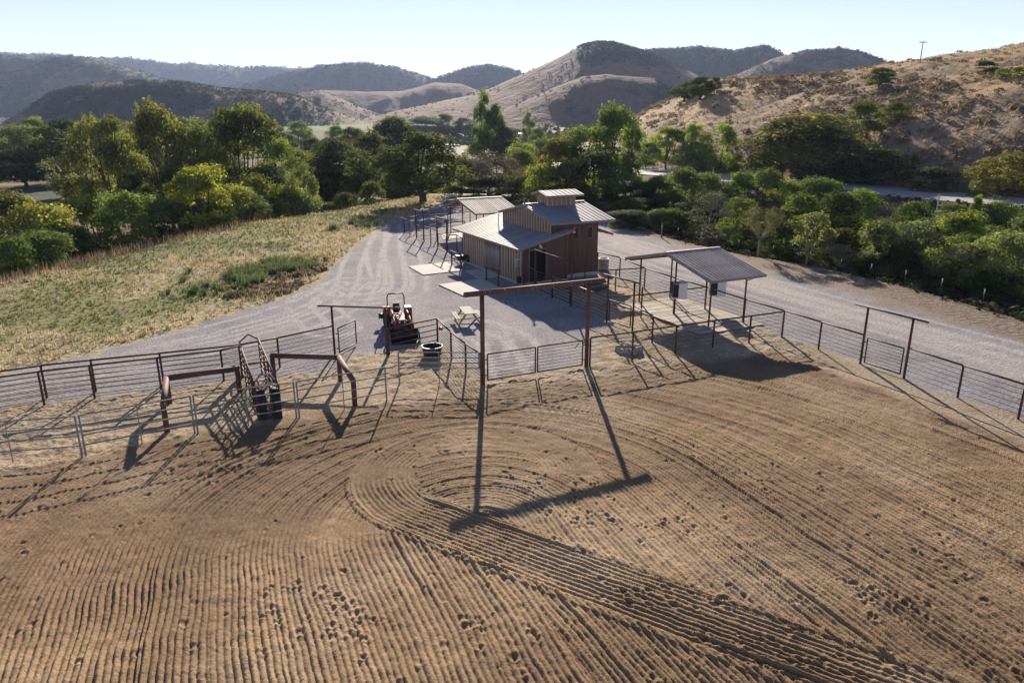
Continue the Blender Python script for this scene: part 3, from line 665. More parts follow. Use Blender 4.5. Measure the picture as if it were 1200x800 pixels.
cr.add([(4.25, 3.7, 6.02), (4.25, 5.3, 6.02), (4.25, 4.5, 6.3), (6.85, 3.7, 6.02), (6.85, 5.3, 6.02), (6.85, 4.5, 6.3)], [(0, 2, 1), (3, 4, 5)])
cr = cr.build('cupola_roof', M['gutter'], barn)
roof_panels(cr, (3.84, 3.12, 6.085), (0, 1, .23), (1, 0, 0), 1.43, 3.5, 4, 'roof_rust')
roof_panels(cr, (3.84, 5.88, 6.085), (0, -1, .23), (1, 0, 0), 1.43, 3.5, 4, 'roof_rust')
# small fittings
vp = MB().lathe([(0, 0), (.07, 0), (.07, .32), (.12, .34), (.12, .42), (0, .46)], 10, (2.62, 4.5, 5.44)).build('vent_cap', M['silver'], barn)
MB().tube((2.54, 9.0, 4.3), (2.4, 8.9, 3.4), .04).build('downspout', M['gutter'], barn)
rl = MB().lathe([(0, 0), (.10, 0), (.12, .12), (.05, .2), (0, .21)], 12, (4.3, -.3, lz(4.3) + .02)).build('alarm_lamp', M['redlamp'], barn)
MB().lathe([(0, 0), (.09, 0), (.09, .1), (0, .1)], 12, (4.3, -.36, lz(4.3) - .22)).build('lamp_base', M['white'], rl)
fl = MB().path([(1.45, -.02, 2.75), (1.45, -.28, 2.95), (1.45, -.34, 2.85)], .03).lathe([(0, 0), (.06, 0), (.13, -.14), (0, -.14)], 12, (1.45, -.36, 2.86)).build('floodlight', M['white'], barn)
mb_ = MB().box(-.2, 0, .28, .62, 1.25, 1.95).build('meter_box', M['grey'], barn)
MB().box(-.24, -.02, -.04, .26, 1.86, 1.98).build('meter', M['grey'], mb_)
MB().tube((-.1, .42, 0), (-.1, .42, 1.25), .035).build('conduit', M['grey'], mb_)
MB().box(-.02, .0, .05, .15, .92, 1.12).build('notice', M['white'], mb_)
MB().box(-.26, -.05, -.06, .24, .1, .62).build('pipe_cover', M['ironblack'], barn)

# concrete pads, planks, mats
def slab(name, label, corners, h=.06, m='concrete', cat='slab'):
    c = P(*corners); cx = sum(q[0] for q in c) / 4; cy = sum(q[1] for q in c) / 4
    b = [(x - cx, y - cy, -.1) for x, y in c]; t = [(x - cx, y - cy, h) for x, y in c]
    o = MB().hexa(b, t).build(name, M[m]); o.location = (cx, cy, 0)
    return tag(o, label, cat)
slab('concrete_pad', 'sunlit pale concrete pad at the far corner of the barn side', [(496, 322.5), (541, 317.5), (524, 307.5), (478.7, 312.5)], .05)
slab('concrete_pad', 'narrow concrete pad before the peeling sliding door of the barn', [(561, 327), (586, 324), (570, 315), (546, 317.5)], .055)
slab('concrete_pad', 'shaded concrete pad with one sunlit edge nearest the picnic table', [(542.5, 347), (590, 340), (566, 327), (514, 334)], .06)
def hitch_rail(a, b, h, label):
    A_, B_ = Vector((*G(*a), 0)), Vector((*G(*b), 0)); d = (B_ - A_).normalized()
    t = thing('hitching_rail', label, 'hitching rail', A_, 0, 'pipe hitching rails beside the barn')
    for p in (Vector((0, 0, 0)), B_ - A_): link('post', post_mesh(.06, h - .06, 'pipe'), t, loc=p)
    MB().tube(-d * .25 + Vector((0, 0, h)), B_ - A_ + d * .25 + Vector((0, 0, h)), .065).build('rail', M['pipe'], t)
hitch_rail((529.5, 310), (540, 315), 1.15, 'short pipe hitching rail at the edge of the sunlit concrete pad')
hitch_rail((570, 329.6), (584, 336), 1.15, 'short pipe hitching rail on the shaded concrete pad')

# ------------------------------------------------------------------ pipe fences
def dedup(p): return [Vector((q[0], q[1], 0)) for q in p]
def fence(label, px, h=1.48, cables=6, post_r=.05, rail_r=.045, group='rust brown pipe and cable fences', ends=None, low=.2, cable_r=.011, pale=False, heights=None, name='pipe_fence'):
    pts = dedup(P(*px)); o0 = pts[0]; t = thing(name, label, 'fence', o0, 0, group)
    for i, p in enumerate(pts):
        link('post', post_mesh(post_r, (heights or {}).get(i, h), 'pipe'), t, loc=p - o0)
    up = Vector((0, 0, 1))
    MB().path([p - o0 + up * h for p in pts], rail_r).build('top_rail', M['pipe_pale' if pale else 'pipe'], t)
    for k in range(cables):
        z = low + (h - low) * k / cables
        MB().path([p - o0 + up * (z + .01 * math.sin(7 * k + i)) for i, p in enumerate(pts)], cable_r, 5).build('cable', M['cable'], t)
    return t
def arch(label, a, b, h, over, r, beam_r, group=None, mk='pipe', name='gate_arch', bottom=0):
    A_, B_ = Vector((*G(*a), 0)), Vector((*G(*b), 0)); d = (B_ - A_).normalized()
    t = thing(name, label, 'arch', A_, 0, group)
    for p in (Vector(), B_ - A_): link('post', post_mesh(r, h - beam_r, mk), t, loc=p)
    o = over if isinstance(over, tuple) else (over, over)
    MB().tube(-d * o[0] + Vector((0, 0, h)), B_ - A_ + d * o[1] + Vector((0, 0, h)), beam_r, 10).build('crossbar', M[mk], t)
    return t, A_, B_, d
def gate(label, A_, B_, h=1.4, bars=6, z0=.18, mk='pipe', r=.035, brace=False, group=None, bar_r=.011):
    t = thing('gate', label, 'gate', A_, 0, group); d = B_ - A_; up = Vector((0, 0, 1))
    MB().path([up * z0, d + up * z0, d + up * h, up * h, up * z0], r).build('frame', M[mk], t)
    for k in range(1, bars + 1):
        z = z0 + (h - z0) * k / (bars + 1); MB().tube(up * z, d + up * z, bar_r, 5).build('bar', M['cable'], t)
    if brace: MB().tube(up * h + d * .05, d * .18 + up * (h - .35), .02, 6).build('brace', M[mk], t)
    u = d.normalized()
    for z in (h - .25, z0 + .25): MB().tube(-u * .2 + up * z, u * .02 + up * z, .03, 6).build('hinge', M[mk], t)
    return t
PG = 'rust brown pipe and cable fences'
AG = 'tall pipe arches over the gates'
# main gate
mg, mA, mB, md = arch('tallest rust brown gate arch with a heavy crossbeam standing at the edge of the arena', (566, 450), (687, 430), 4.32, .85, .105, .12, AG, 'beam')
for k in range(11):
    q = (mB - mA) * (k / 10) + md * random.uniform(-.3, .3) + Vector((0, -.115, 4.32 + random.uniform(-.03, .06)))
    MB().box(-.015, .015, -.012, .012, -.05, .05).build('weld_mark', M['weld'], mg, loc=q)
gm_ = mA + (mB - mA) * .5; gm_.z = 0
gate('pipe gate leaf hung on the near post of the tallest arch', mA + md * .24, gm_ - md * .06, 1.42, 7, .16)
gate('pipe gate leaf with a corner brace hung on the far post of the tallest arch', mB - md * .24, gm_ + md * .06, 1.42, 7, .16, brace=True)
fence('pipe and cable fence from the tallest arch past the stone ring to the roadside', [(691, 429.5), (740.5, 422), (791, 414), (835, 407), (877.5, 401), (916, 395)], 1.5)
# roadside fence with its gate
fence('pipe and cable fence from the barn corner past the open shelter beside the gravel drive', [(700, 317), (726, 324), (755, 338), (790, 351), (826, 363), (871, 379), (916, 394), (959, 409), (1008, 426)], 1.5)
fence('pipe and cable fence continuing past the drive gate to the edge of the view', [(1059, 443), (1122, 466), (1193, 491), (1290, 527), (1410, 570)], 1.5)
a2, A2, B2, d2 = arch('pipe arch over the small drive gate in the arena fence', (1008, 426), (1059, 443), 2.92, .75, .06, .045, AG)
gate('pipe and cable gate under the arch beside the gravel drive', A2 + d2 * .22, B2 - d2 * .22, 1.42, 7, .14)
# fences in front of the barn
fence('short pipe rail fence leaving the barn corner beside the dark doorway', [(614, 334), (627, 340)], 1.5, 6, cable_r=.018, pale=True)
a3, A3, B3, d3 = arch('pipe arch in front of the dark barn doorway', (627, 340), (669, 359), 2.95, .4, .06, .045, AG, 'pipe')
gate('long pipe gate of pale bars below the arch at the barn doorway', A3 + d3 * .2, B3 - d3 * .2, 1.45, 5, .2, bar_r=.02)
fence('pipe rail fence linking the doorway arch with the pen arch', [(647, 349), (669, 359), (711, 377)], 1.5, 6, cable_r=.02, pale=True)
a4, A4, B4, d4 = arch('pipe arch over the pen gate midway between barn and arena', (711, 377), (741, 387.5), 2.88, .45, .06, .045, AG)
gate('pipe pen gate with a low bottom bar below the arch midway to the arena', A4 + d4 * .2, B4 - d4 * .2, 1.42, 6, .12)
fence('pipe and cable fence from the pen arch down to the arena fence', [(741, 387.5), (764, 401), (791, 413.5)], 1.5)
fence('pipe fence crossing before the windows of the barn', [(647, 349), (685, 342), (721, 340), (755, 337.5)], 1.5, 5)
fence('pipe fence between the pen arch and the open shelter', [(711, 376.5), (751, 373), (790, 368), (826, 362.5)], 1.5, 5, heights={1: 2.0})
# corral behind the barn
fence('far corral fence nearest the drive, casting a ladder of shadows', [(474, 273), (480.5, 276), (488, 279)], 1.6, 5)
a5, A5, B5, d5 = arch('farthest pipe arch, over the corral gate by the bend of the drive', (488, 279), (497, 283), 2.95, .5, .06, .05, AG)
gate('far corral gate under the farthest pipe arch', A5 + d5 * .2, B5 - d5 * .2, 1.4, 5, .15)
fence('corral fence between the two arches behind the barn', [(497, 283), (505, 286.6), (513, 290)], 1.6, 5)
a6, A6, B6, d6 = arch('pipe arch over the corral gate closest to the back of the barn', (513, 290), (524, 295), 2.95, .5, .06, .05, AG)
gate('corral gate closest to the back of the barn', A6 + d6 * .2, B6 - d6 * .2, 1.4, 5, .15)
fence('pipe fence from the corral arch to the back corner of the barn', [(524, 295), (535.7, 295), (543, 301)], 1.6, 5)
fence('rear corral fence along the bend of the drive', [(474, 273), (489, 270), (525, 267), (551, 264), (585, 261)], 1.6, 4)
fence('inner corral fence dividing the pens behind the barn', [(497, 283), (512, 281), (525, 279), (545, 277)], 1.6, 4)
# roping alley fences on the arena's far edge
fence('outer pipe fence of the roping alley, along the gravel drive', [(-150, 501), (-60, 485), (55, 466), (112.5, 459), (192, 450), (284, 439), (328, 430), (392.4, 414)], 1.5, 6, cable_r=.014)
fence('inner pipe fence of the roping alley with six cables', [(-160, 510), (-70, 494), (52, 474), (111, 466), (189, 456), (262.5, 446), (284, 441)], 1.5, 6, cable_r=.014)
a7, A7, B7, d7 = arch('low pipe arch over the open gateway beside the tractor', (392.4, 414), (454, 416), 2.55, (.75, .7), .06, .045, AG)
for k, (px_, py_) in enumerate([(54, 466), (146, 455), (222, 447)]):
    pass
g8 = Vector((*G(398, 415), 0)); gate('pipe gate swung open beside the low arch near the tractor', g8, Vector((*G(418, 404), 0)), 1.4, 6, .1)
t = fence('pipe rail fence in front of the tractor loader', [(456, 415.5), (513, 402.5)], 1.42, 4, cable_r=.03)
MB().tube((2.5, .9, 1.15), (3.3, 1.15, 1.2), .02, 6).box(2.55, 2.75, .85, .98, 1.08, 1.24).build('latch', M['red'], t)
fence('pipe and cable fence slanting from the water tub to the tallest arch', [(513, 402.5), (529, 420), (546, 435.5), (564, 449)], 1.42, 8)

# galvanised panels along the roping alley
def panel(label, a, b, h=1.6, bars=4, z0=.42, gate_end=None):
    A_, B_ = Vector((*G(*a), 0)), Vector((*G(*b), 0)); d = B_ - A_; up = Vector((0, 0, 1))
    t = thing('fence_panel', label, 'fence panel', A_, 0, 'galvanised livestock panels')
    rp_ = post_mesh(.035, h, 'silver')
    u = d.normalized() * .05
    link('post', rp_, t, loc=u)
    if not gate_end: link('post', rp_, t, loc=d - u)
    else: MB().tube(d - u + up * z0, d - u + up * h, .035).build('post', M['silver'], t)
    link('mid_post', post_mesh(.02, h - .02, 'silver'), t, loc=d * .5)
    for k in range(bars):
        z = z0 + (h - .03 - z0) * k / (bars - 1); MB().tube(u + up * z, d - u + up * z, .027).build('bar', M['silver'], t)
    return t
panel('galvanised livestock panel leaving the view at the near end of the alley', (-70, 548), (98, 534.5))
panel('galvanised livestock panel beside the padded frame nearest the view edge', (99, 534), (230, 507.5))
panel('galvanised livestock panel in front of the roping chute', (230.5, 507.5), (349, 489.5))
panel('galvanised livestock panel in front of the bare padded frame', (349.5, 489.5), (454.5, 470))
panel('galvanised gate panel hinged on the tallest arch beside the water tub', (467, 449), (563, 449.5), 1.55, 4, .75, gate_end=True)

# roping boxes: heavy pipe frames either side of the chute
def box_frame(label, corners, h, legs):
    pts = [Vector((*G(*q), 0)) for q in corners]; o0 = pts[0]; up = Vector((0, 0, h))
    t = thing('padded_frame', label, 'barrier', o0, 0, 'heavy pipe frames of the roping boxes')
    for k, i in enumerate(legs): link('leg', post_mesh(.11, h, 'beam', 12), t, loc=pts[i] - o0)
    for i in range(len(pts) - 1):
        a, b = pts[i] - o0 + up, pts[i + 1] - o0 + up
        MB().tube(a, b, .125, 12).build('padded_rail', M['padding'], t)
    for i in range(len(pts)): MB().lathe([(0, -.12), (.09, -.085), (.127, 0), (.09, .085), (0, .12)], 12, pts[i] - o0 + up).build('elbow', M['padding'], t)
box_frame('heavy brown pipe frame beside the chute, reaching towards the view edge', [(196, 506), (199, 472), (281, 459)], 1.12, [0, 1, 2])
box_frame('heavy brown pipe frame between the chute and the open gateway', [(416, 475.6), (399, 446), (321.5, 443.5)], 1.15, [0, 1, 2])
# the chute
ca, cb_, cc, cdn = [Vector((*G(*q), 0)) for q in ((285, 442), (303, 490), (330, 487), (307, 438))]
ch = thing('roping_chute', 'narrow rust brown pipe roping chute with a dark boxed head gate', 'livestock chute', ca)
up = Vector((0, 0, 1))
for (p, q) in ((ca, cb_), (cdn, cc)):
    d = q - p; hs = lambda t_: 1.75 - .45 * t_
    sp = MB()
    for k in range(6):
        f = .18 + .82 * k / 5; sp = MB().tube(p - ca + up * hs(0) * f, q - ca + up * hs(1) * f, .04 if k == 5 else .028); sp.build('side_rail', M['pipe'], ch)
    for t_ in (0, .25, .5, .75, 1):
        MB().tube(p - ca + d * t_ - up * .05, p - ca + d * t_ + up * (hs(t_)), .04).build('post', M['pipe'], ch)
    for k in range(9):
        t_ = .1 + .1 * k; MB().tube(p - ca + d * t_ + up * .9, p - ca + d * (t_ + .05) + up * (hs(t_) + .02), .02, 6).build('lattice_bar', M['pipe_pale'], ch)
MB().path([ca - ca + up * 1.75, (cdn - ca) * .5 + up * 2.05, cdn - ca + up * 1.75], .035).build('crossbar', M['pipe'], ch)
f1_ = ca + (cb_ - ca) * .5 - ca; f2_ = cdn + (cc - cdn) * .5 - ca
MB().tube(f1_ + up * 1.5, f2_ + up * 1.5, .035).build('crossbar', M['pipe'], ch)
wd_ = (cc - cb_); wn = (cb_ - ca).normalized()
hg = MB()
b0 = cb_ - ca - wn * .15
for s_ in (0, .62):
    o_ = b0 + wd_ * s_; w2 = wd_ * .38
    hg.hexa([o_, o_ + w2, o_ + w2 + wn * .45, o_ + wn * .45], [o_ + up * 1.15, o_ + w2 + up * 1.15, o_ + w2 + wn * .45 + up * .95, o_ + wn * .45 + up * .95])
hg = hg.build('head_gate', M['ironblack'], ch)
MB().hexa([b0 - wn * 1.2 + wd_ * .72, b0 - wn * 1.2 + wd_, b0 + wd_, b0 + wd_ * .72], [b0 - wn * 1.2 + wd_ * .72 + up * 1.0, b0 - wn * 1.2 + wd_ + up * 1.0, b0 + wd_ + up * 1.15, b0 + wd_ * .72 + up * 1.15]).build('side_door', M['beam'], ch)
MB().path([b0 - wn * .5 + up * 1.25, b0 - wn * .6 + wd_ * .3 + up * 1.6, b0 - wn * .6 + wd_ * .75 + up * 1.62, b0 - wn * .5 + wd_ + up * 1.3], .035).build('release_lever', M['silver'], ch)
MB().path([b0 - wn * .2 + wd_ * .1 + up * 1.2, b0 - wn * .1 + wd_ * .5 + up * 1.5, b0 - wn * .2 + wd_ * .9 + up * 1.2], .03).build('release_lever', M['silver'], ch)

# ------------------------------------------------------------------ open horse shelters
def shelter(label, O, roofmk, uL, uR, v0, vR, v1, ze, zr, posts, npan):
    t = thing('horse_shelter', label, 'shelter', (*O, 0), BA, 'open metal horse shelters')
    for (u, v) in posts:
        f = abs(v - vR) / ((vR - v0) if v < vR else (v1 - vR)); link('post', post_mesh(.055, zr - (zr - ze) * f - .1, 'pipe'), t, loc=(u, v, 0))
    rf = MB()
    for u0, u1 in ((uL, uL + .06), (uR - .06, uR)):
        for va in (v0, v1):
            rf.hexa([(u0, vR, zr - .16), (u1, vR, zr - .16), (u1, va, ze - .16), (u0, va, ze - .16)], [(u0, vR, zr - .02), (u1, vR, zr - .02), (u1, va, ze - .02), (u0, va, ze - .02)])
    rf.box(uL + .06, uR - .06, v0, v0 + .05, ze - .15, ze - .02).box(uL + .06, uR - .06, v1 - .05, v1, ze - .15, ze - .02)
    rf = rf.build('roof', M['gutter'], t)
    L0 = math.hypot(vR - v0, zr - ze) + .06; L1 = math.hypot(v1 - vR, zr - ze) + .06
    roof_panels(rf, (uL - .02, v0 - .05, ze - .01), (0, vR - v0, zr - ze), (1, 0, 0), L0, uR - uL + .04, npan, roofmk)
    roof_panels(rf, (uL - .02, v1 + .05, ze - .01), (0, vR - v1, zr - ze), (1, 0, 0), L1, uR - uL + .04, npan, roofmk)
    MB().box(uL - .02, uR + .02, vR - .1, vR + .1, zr + .035, zr + .06).build('ridge_cap', M['roof_rust'], rf)
    for v in np.linspace(v0 + .5, v1 - .5, 7):
        f = abs(v - vR) / ((vR - v0) if v < vR else (v1 - vR)); z = zr - (zr - ze) * f - .16
        MB().box(uL + .06, uR - .06, v - .03, v + .03, z - .08, z + .06).build('purlin', M['rafter'], rf)
    for u in sorted({round(p[0], 1) for p in posts}):
        MB().path([(u, v0 + .3, ze - .12), (u, vR, zr - .2), (u, v1 - .3, ze - .12)], .045).build('truss', M['pipe'], t)
    return t
O1 = G(830, 384)
sh1 = shelter('open horse shelter with a ridged metal roof over pale stall mats beside the drive', O1, 'roof_rust', -.75, 3.5, -.75, 3.4, 7.6, 3.02, 4.0, [(0, 0), (2.6, -.1), (.15, 3.4), (2.75, 3.45), (.15, 7.0), (2.75, 7.0)], 8)
MB().path([(2.6, -.1, 2.6), (2.9, -.3, 2.75), (3.0, -.6, 2.9)], .03).build('downspout', M['gutter'], sh1)
O2 = (-3.6, 74.2)
sh2 = shelter('open horse shelter with mossy pinkish roof sheets behind the barn', O2, 'roofpink', -.6, 4.6, -1.0, 3.6, 7.6, 2.9, 3.95, [(0, 0), (4, 0), (0, 3.6), (4, 3.6), (0, 7), (4, 7)], 9)
def shl(O, u, v): return (O[0] + u * math.cos(BA) - v * math.sin(BA), O[1] + u * math.sin(BA) + v * math.cos(BA))
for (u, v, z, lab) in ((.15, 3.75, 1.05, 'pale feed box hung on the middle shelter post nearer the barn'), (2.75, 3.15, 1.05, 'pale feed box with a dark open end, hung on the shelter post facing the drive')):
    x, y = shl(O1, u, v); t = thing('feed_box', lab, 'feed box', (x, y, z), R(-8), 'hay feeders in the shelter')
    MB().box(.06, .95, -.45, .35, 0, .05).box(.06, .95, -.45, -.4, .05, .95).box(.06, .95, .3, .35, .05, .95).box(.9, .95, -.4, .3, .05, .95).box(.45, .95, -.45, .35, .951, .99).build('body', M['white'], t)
    MB().box(.07, .42, -.46, -.452, .08, .92).box(.0, .06, -.42, .32, .05, .95).build('dark_opening', M['black'], t)  # black plates stand in for the shade of the open end
    MB().box(.0, .08, -.05, .05, .3, .9).build('bracket', M['pipe'], t)
# stall mats
fl_ = thing('stall_floor', 'pale stall mats laid in rows under the near horse shelter', 'mats', (*O1, 0), BA)
mm = MB().box(-.6, .6, -.44, .44, 0, .045).mesh('stall_mat', M['mat'])
for i in range(4):
    for j in range(9):
        o = link('stall_mat', mm, fl_, loc=(-.9 + i * 1.225, -.6 + j * .9, .012 + random.uniform(0, .02))); o.rotation_euler = (random.uniform(-.006, .006), random.uniform(-.006, .006), random.uniform(-.012, .012))
slab('concrete_pad', 'pale slab under the mossy horse shelter behind the barn', [(520, 281), (560, 277), (552, 272), (516, 275)], .04)

# ------------------------------------------------------------------ small things
# picnic table
tx, ty = G(548, 377)
pt = thing('picnic_table', 'bleached wooden picnic table with attached benches on the gravel', 'picnic table', (tx, ty, 0), R(-75))
pl_ = MB().box(-.92, .92, -.066, .066, 0, .042).mesh('plank', M['tablewood'])
tp = MB().box(-.7, -.62, -.36, .36, .66, .70).box(.62, .7, -.36, .36, .66, .70).build('tabletop', M['tablewood'], pt)
for k in range(5): link('plank', pl_, tp, loc=(0, -.28 + .14 * k, .705))
for s_ in (-1, 1):
    be = MB().box(-.68, -.6, s_ * .72 - .14, s_ * .72 + .14, .40, .428).box(.6, .68, s_ * .72 - .14, s_ * .72 + .14, .40, .428).build('bench', M['tablewood'], pt)
    for k in (-1, 1): link('plank', pl_, be, loc=(0, s_ * .72 + k * .075, .43))
for x in (-.63, .63):
    for s_ in (-1, 1): MB().tube((x, s_ * .68, 0), (x, s_ * .2, .68), .065, 4).build('leg', M['tablewood'], pt)
    MB().box(x - .02, x + .02, -.8, .8, .34, .40).build('brace', M['tablewood'], pt)
# water tub
tb = thing('water_tub', 'round black stock tank with a pale rim behind the galvanised gate panel', 'water tub', (*G(506.5, 416), 0))
MB().lathe([(0, .02), (.45, .02), (.49, .26), (.53, .48), (.5, .48), (.45, .12), (0, .12)], 28).build('tank', M['blackplastic'], tb)
MB().lathe([(.51, .46), (.57, .47), (.58, .51), (.52, .52), (.51, .46)], 28).build('rim', M['grey'], tb)
MB().lathe([(0, .3), (.47, .3)], 28).build('water', M['glass'], tb)
# ring of pale stones
rx_, ry_ = 6.2, 36.75
sr = thing('stone_ring', 'low ring of pale broken stones on the dirt inside the pen', 'fire ring', (rx_, ry_, 0))
for k in range(13):
    a = 2 * math.pi * k / 13 + random.uniform(-.1, .1); b = MB(); vs = []
    w_, l_, hh = random.uniform(.11, .17), random.uniform(.13, .19), random.uniform(.2, .34)
    m_ = Matrix.Translation((.56 * math.cos(a), .5 * math.sin(a), 0)) @ Matrix.Rotation(a + random.uniform(-.4, .4), 4, 'Z')
    pr = [m_ @ Vector((sx * w_ * (1 - .35 * t_) + random.uniform(-.03, .03), sy * l_ * (1 - .3 * t_) + random.uniform(-.03, .03), t_ * hh + (random.uniform(-.05, .05) if t_ else -.03))) for t_ in (0, 1) for sx, sy in ((-1, -1), (1, -1), (1, 1), (-1, 1))]
    b.hexa(pr[:4], pr[4:]).build('stone', M['stone'], sr)
MB().lathe([(0, .06), (.44, .03)], 16).build('ash', M['black'], sr)
# barrel, sleepers, cart by the barn
x, y = G(707, 317); bq = thing('barrel', 'pale ribbed barrel standing beside the barn end by the fence', 'barrel', (x, y, 0))
MB().lathe([(0, 0), (.4, 0), (.43, .1), (.42, .4), (.44, .43), (.42, .46), (.43, .85), (.4, .98), (.36, .98), (.36, .9), (0, .9)], 20).build('drum', M['stone'], bq)
MB().lathe([(.37, .97), (.43, .97), (.43, 1.02), (.37, 1.02), (.37, .97)], 20).build('rim', M['white'], bq)
for (a, b, lab) in (((690, 334), (709, 331), 'dark timber sleeper lying in shade under the barn windows'), ((694, 341), (712, 338), 'dark timber sleeper lying beside the fence in front of the barn')):
    A_, B_ = Vector((*G(*a), 0)), Vector((*G(*b), 0)); d = B_ - A_
    o = MB().box(0, d.length, -.13, .13, 0, .22).build('timber_sleeper', M['bark']); o.location = A_; o.rotation_euler = (0, 0, math.atan2(d.y, d.x)); tag(o, lab, 'timber', 'old sleepers by the barn')
x, y = G(541, 309); ct = thing('wheelbarrow', 'black wheelbarrow parked at the back corner of the barn side', 'wheelbarrow', (x, y, 0), R(20))
MB().hexa([(-.35, -.22, .35), (.3, -.2, .35), (.3, .2, .35), (-.35, .22, .35)], [(-.5, -.36, .75), (.55, -.34, .72), (.55, .34, .72), (-.5, .36, .75)]).build('tray', M['blackplastic'], ct)
for s_ in (-1, 1):
    MB().path([(.62, s_ * .08, .2), (-.4, s_ * .26, .36), (-1.05, s_ * .3, .62)], .022, 6).build('handle', M['bark'], ct)
    MB().tube((-.35, s_ * .24, 0), (-.2, s_ * .24, .36), .02, 6).build('leg', M['ironblack'], ct)
MB().lathe([(.02, -.05), (.2, -.05), (.22, 0), (.2, .05), (.02, .05)], 16, (.66, 0, .22), 'y').build('wheel', M['black'], ct)

# tractor
ta = math.atan2(-5.9, 1.75)
tq = thing('tractor', 'faded red compact tractor with a roll bar and black front loader bucket', 'tractor', (-6.75, 41.35, 0), ta)
def wheel(x, y, r, wdt, rr):
    t_ = MB().lathe([(rr, -wdt / 2), (r - .06, -wdt / 2), (r, -wdt / 4), (r, wdt / 4), (r - .06, wdt / 2), (rr, wdt / 2)], 28, (x, y, r), 'y')
    for k in range(18):
        a = 2 * math.pi * k / 18
        for s_ in (-1, 1):
            m_ = Matrix.Translation((x, y + s_ * wdt * .22, r)) @ Matrix.Rotation(-a + s_ * .05, 4, 'Y') @ Matrix.Translation((r, 0, 0)) @ Matrix.Rotation(s_ * .6, 4, 'X')
            t_.box(-.02, .022, -wdt * .24, wdt * .24, -.025, .025, m_)
    t_ = t_.build('tyre', M['black'], tq)
    MB().lathe([(0, -wdt * .2), (rr * .4, -wdt * .3), (rr, -wdt * .35), (rr, wdt * .35), (rr * .4, wdt * .3), (0, wdt * .2)], 20, (x, y, r), 'y').build('rim', M['rim'], t_)
for s_ in (-1, 1): wheel(0, s_ * .62, .60, .36, .33); wheel(1.62, s_ * .56, .37, .24, .2)
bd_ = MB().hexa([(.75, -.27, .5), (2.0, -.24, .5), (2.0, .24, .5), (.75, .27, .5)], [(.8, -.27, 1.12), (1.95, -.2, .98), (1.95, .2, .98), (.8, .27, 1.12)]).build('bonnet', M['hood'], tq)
MB().box(2.0, 2.03, -.21, .21, .55, .93).build('grille', M['ironblack'], bd_)
for s_ in (-1, 1):
    MB().box(2.0, 2.04, s_ * .15 - .05, s_ * .15 + .05, .82, .92).build('headlight', M['white'], bd_)
    MB().box(.8, 1.9, s_ * .272 - .01, s_ * .272 + .01, .58, .9).build('side_panel', M['red'], bd_)
    MB().hexa([(-.5, s_ * .62 - .2, 1.12), (.42, s_ * .62 - .2, 1.05), (.42, s_ * .62 + .2, 1.05), (-.5, s_ * .62 + .2, 1.12)], [(-.35, s_ * .62 - .2, 1.27), (.3, s_ * .62 - .2, 1.27), (.3, s_ * .62 + .2, 1.27), (-.35, s_ * .62 + .2, 1.27)]).box(.3, .5, s_ * .62 - .18, s_ * .62 + .18, .62, 1.06).build('fender', M['red'], tq)
    MB().path([(.95, s_ * .42, .62), (.95, s_ * .42, 1.25), (1.7, s_ * .45, 1.12), (2.45, s_ * .45, .55), (2.72, s_ * .45, .3)], .055).build('loader_arm', M['red'], tq)
    MB().tube((1.2, s_ * .45, .75), (2.1, s_ * .45, .88), .03).build('hydraulic_ram', M['rim'], tq)
MB().box(-.35, .8, -.3, .3, .45, .72).box(-.5, 1.9, -.14, .14, .35, .52).build('chassis', M['ironblack'], tq)
st_ = MB().box(-.3, .15, -.24, .24, .86, .98).hexa([(-.38, -.24, .9), (-.26, -.24, .9), (-.26, .24, .9), (-.38, .24, .9)], [(-.46, -.18, 1.42), (-.36, -.18, 1.42), (-.36, .18, 1.42), (-.46, .18, 1.42)]).build('seat', M['blackplastic'], tq)
MB().path([(-.5, -.5, .6), (-.5, -.5, 1.75), (-.52, -.42, 1.95), (-.52, .42, 1.95), (-.5, .5, 1.75), (-.5, .5, .6)], .035).build('roll_bar', M['ironblack'], tq)
MB().tube((.7, 0, 1.1), (.5, 0, 1.32), .025).lathe([(.15, -.015), (.19, -.015), (.19, .015), (.15, .015), (.15, -.015)], 18, (.48, 0, 1.34)).build('steering_wheel', M['blackplastic'], tq)
bk = MB()
pr = [(2.7, .62), (2.62, .45), (2.66, .12), (2.85, .03), (3.45, .03)]
for (x0, z0), (x1, z1) in zip(pr[:-1], pr[1:]):
    dx, dz = x1 - x0, z1 - z0; L_ = math.hypot(dx, dz); nx, nz = dz / L_ * .03, -dx / L_ * .03
    bk.hexa([(x0, -.78, z0), (x1, -.78, z1), (x1, .78, z1), (x0, .78, z0)], [(x0 + nx, -.78, z0 + nz), (x1 + nx, -.78, z1 + nz), (x1 + nx, .78, z1 + nz), (x0 + nx, .78, z0 + nz)])
for s_ in (-1, 1): bk.hexa([(2.62, s_ * .79, .4), (2.7, s_ * .79, .06), (3.4, s_ * .79, .06), (2.75, s_ * .79, .58)], [(2.62, s_ * .81, .4), (2.7, s_ * .81, .06), (3.4, s_ * .81, .06), (2.75, s_ * .81, .58)])
bk.build('bucket', M['ironblack'], tq)
MB().box(-1.0, -.55, -.75, .75, .3, .36).box(-1.05, -1.0, -.75, .75, .12, .5).tube((-.9, -1.0, .55), (-.9, -.75, .55), .16, 14).build('rear_blade', M['ironblack'], tq)

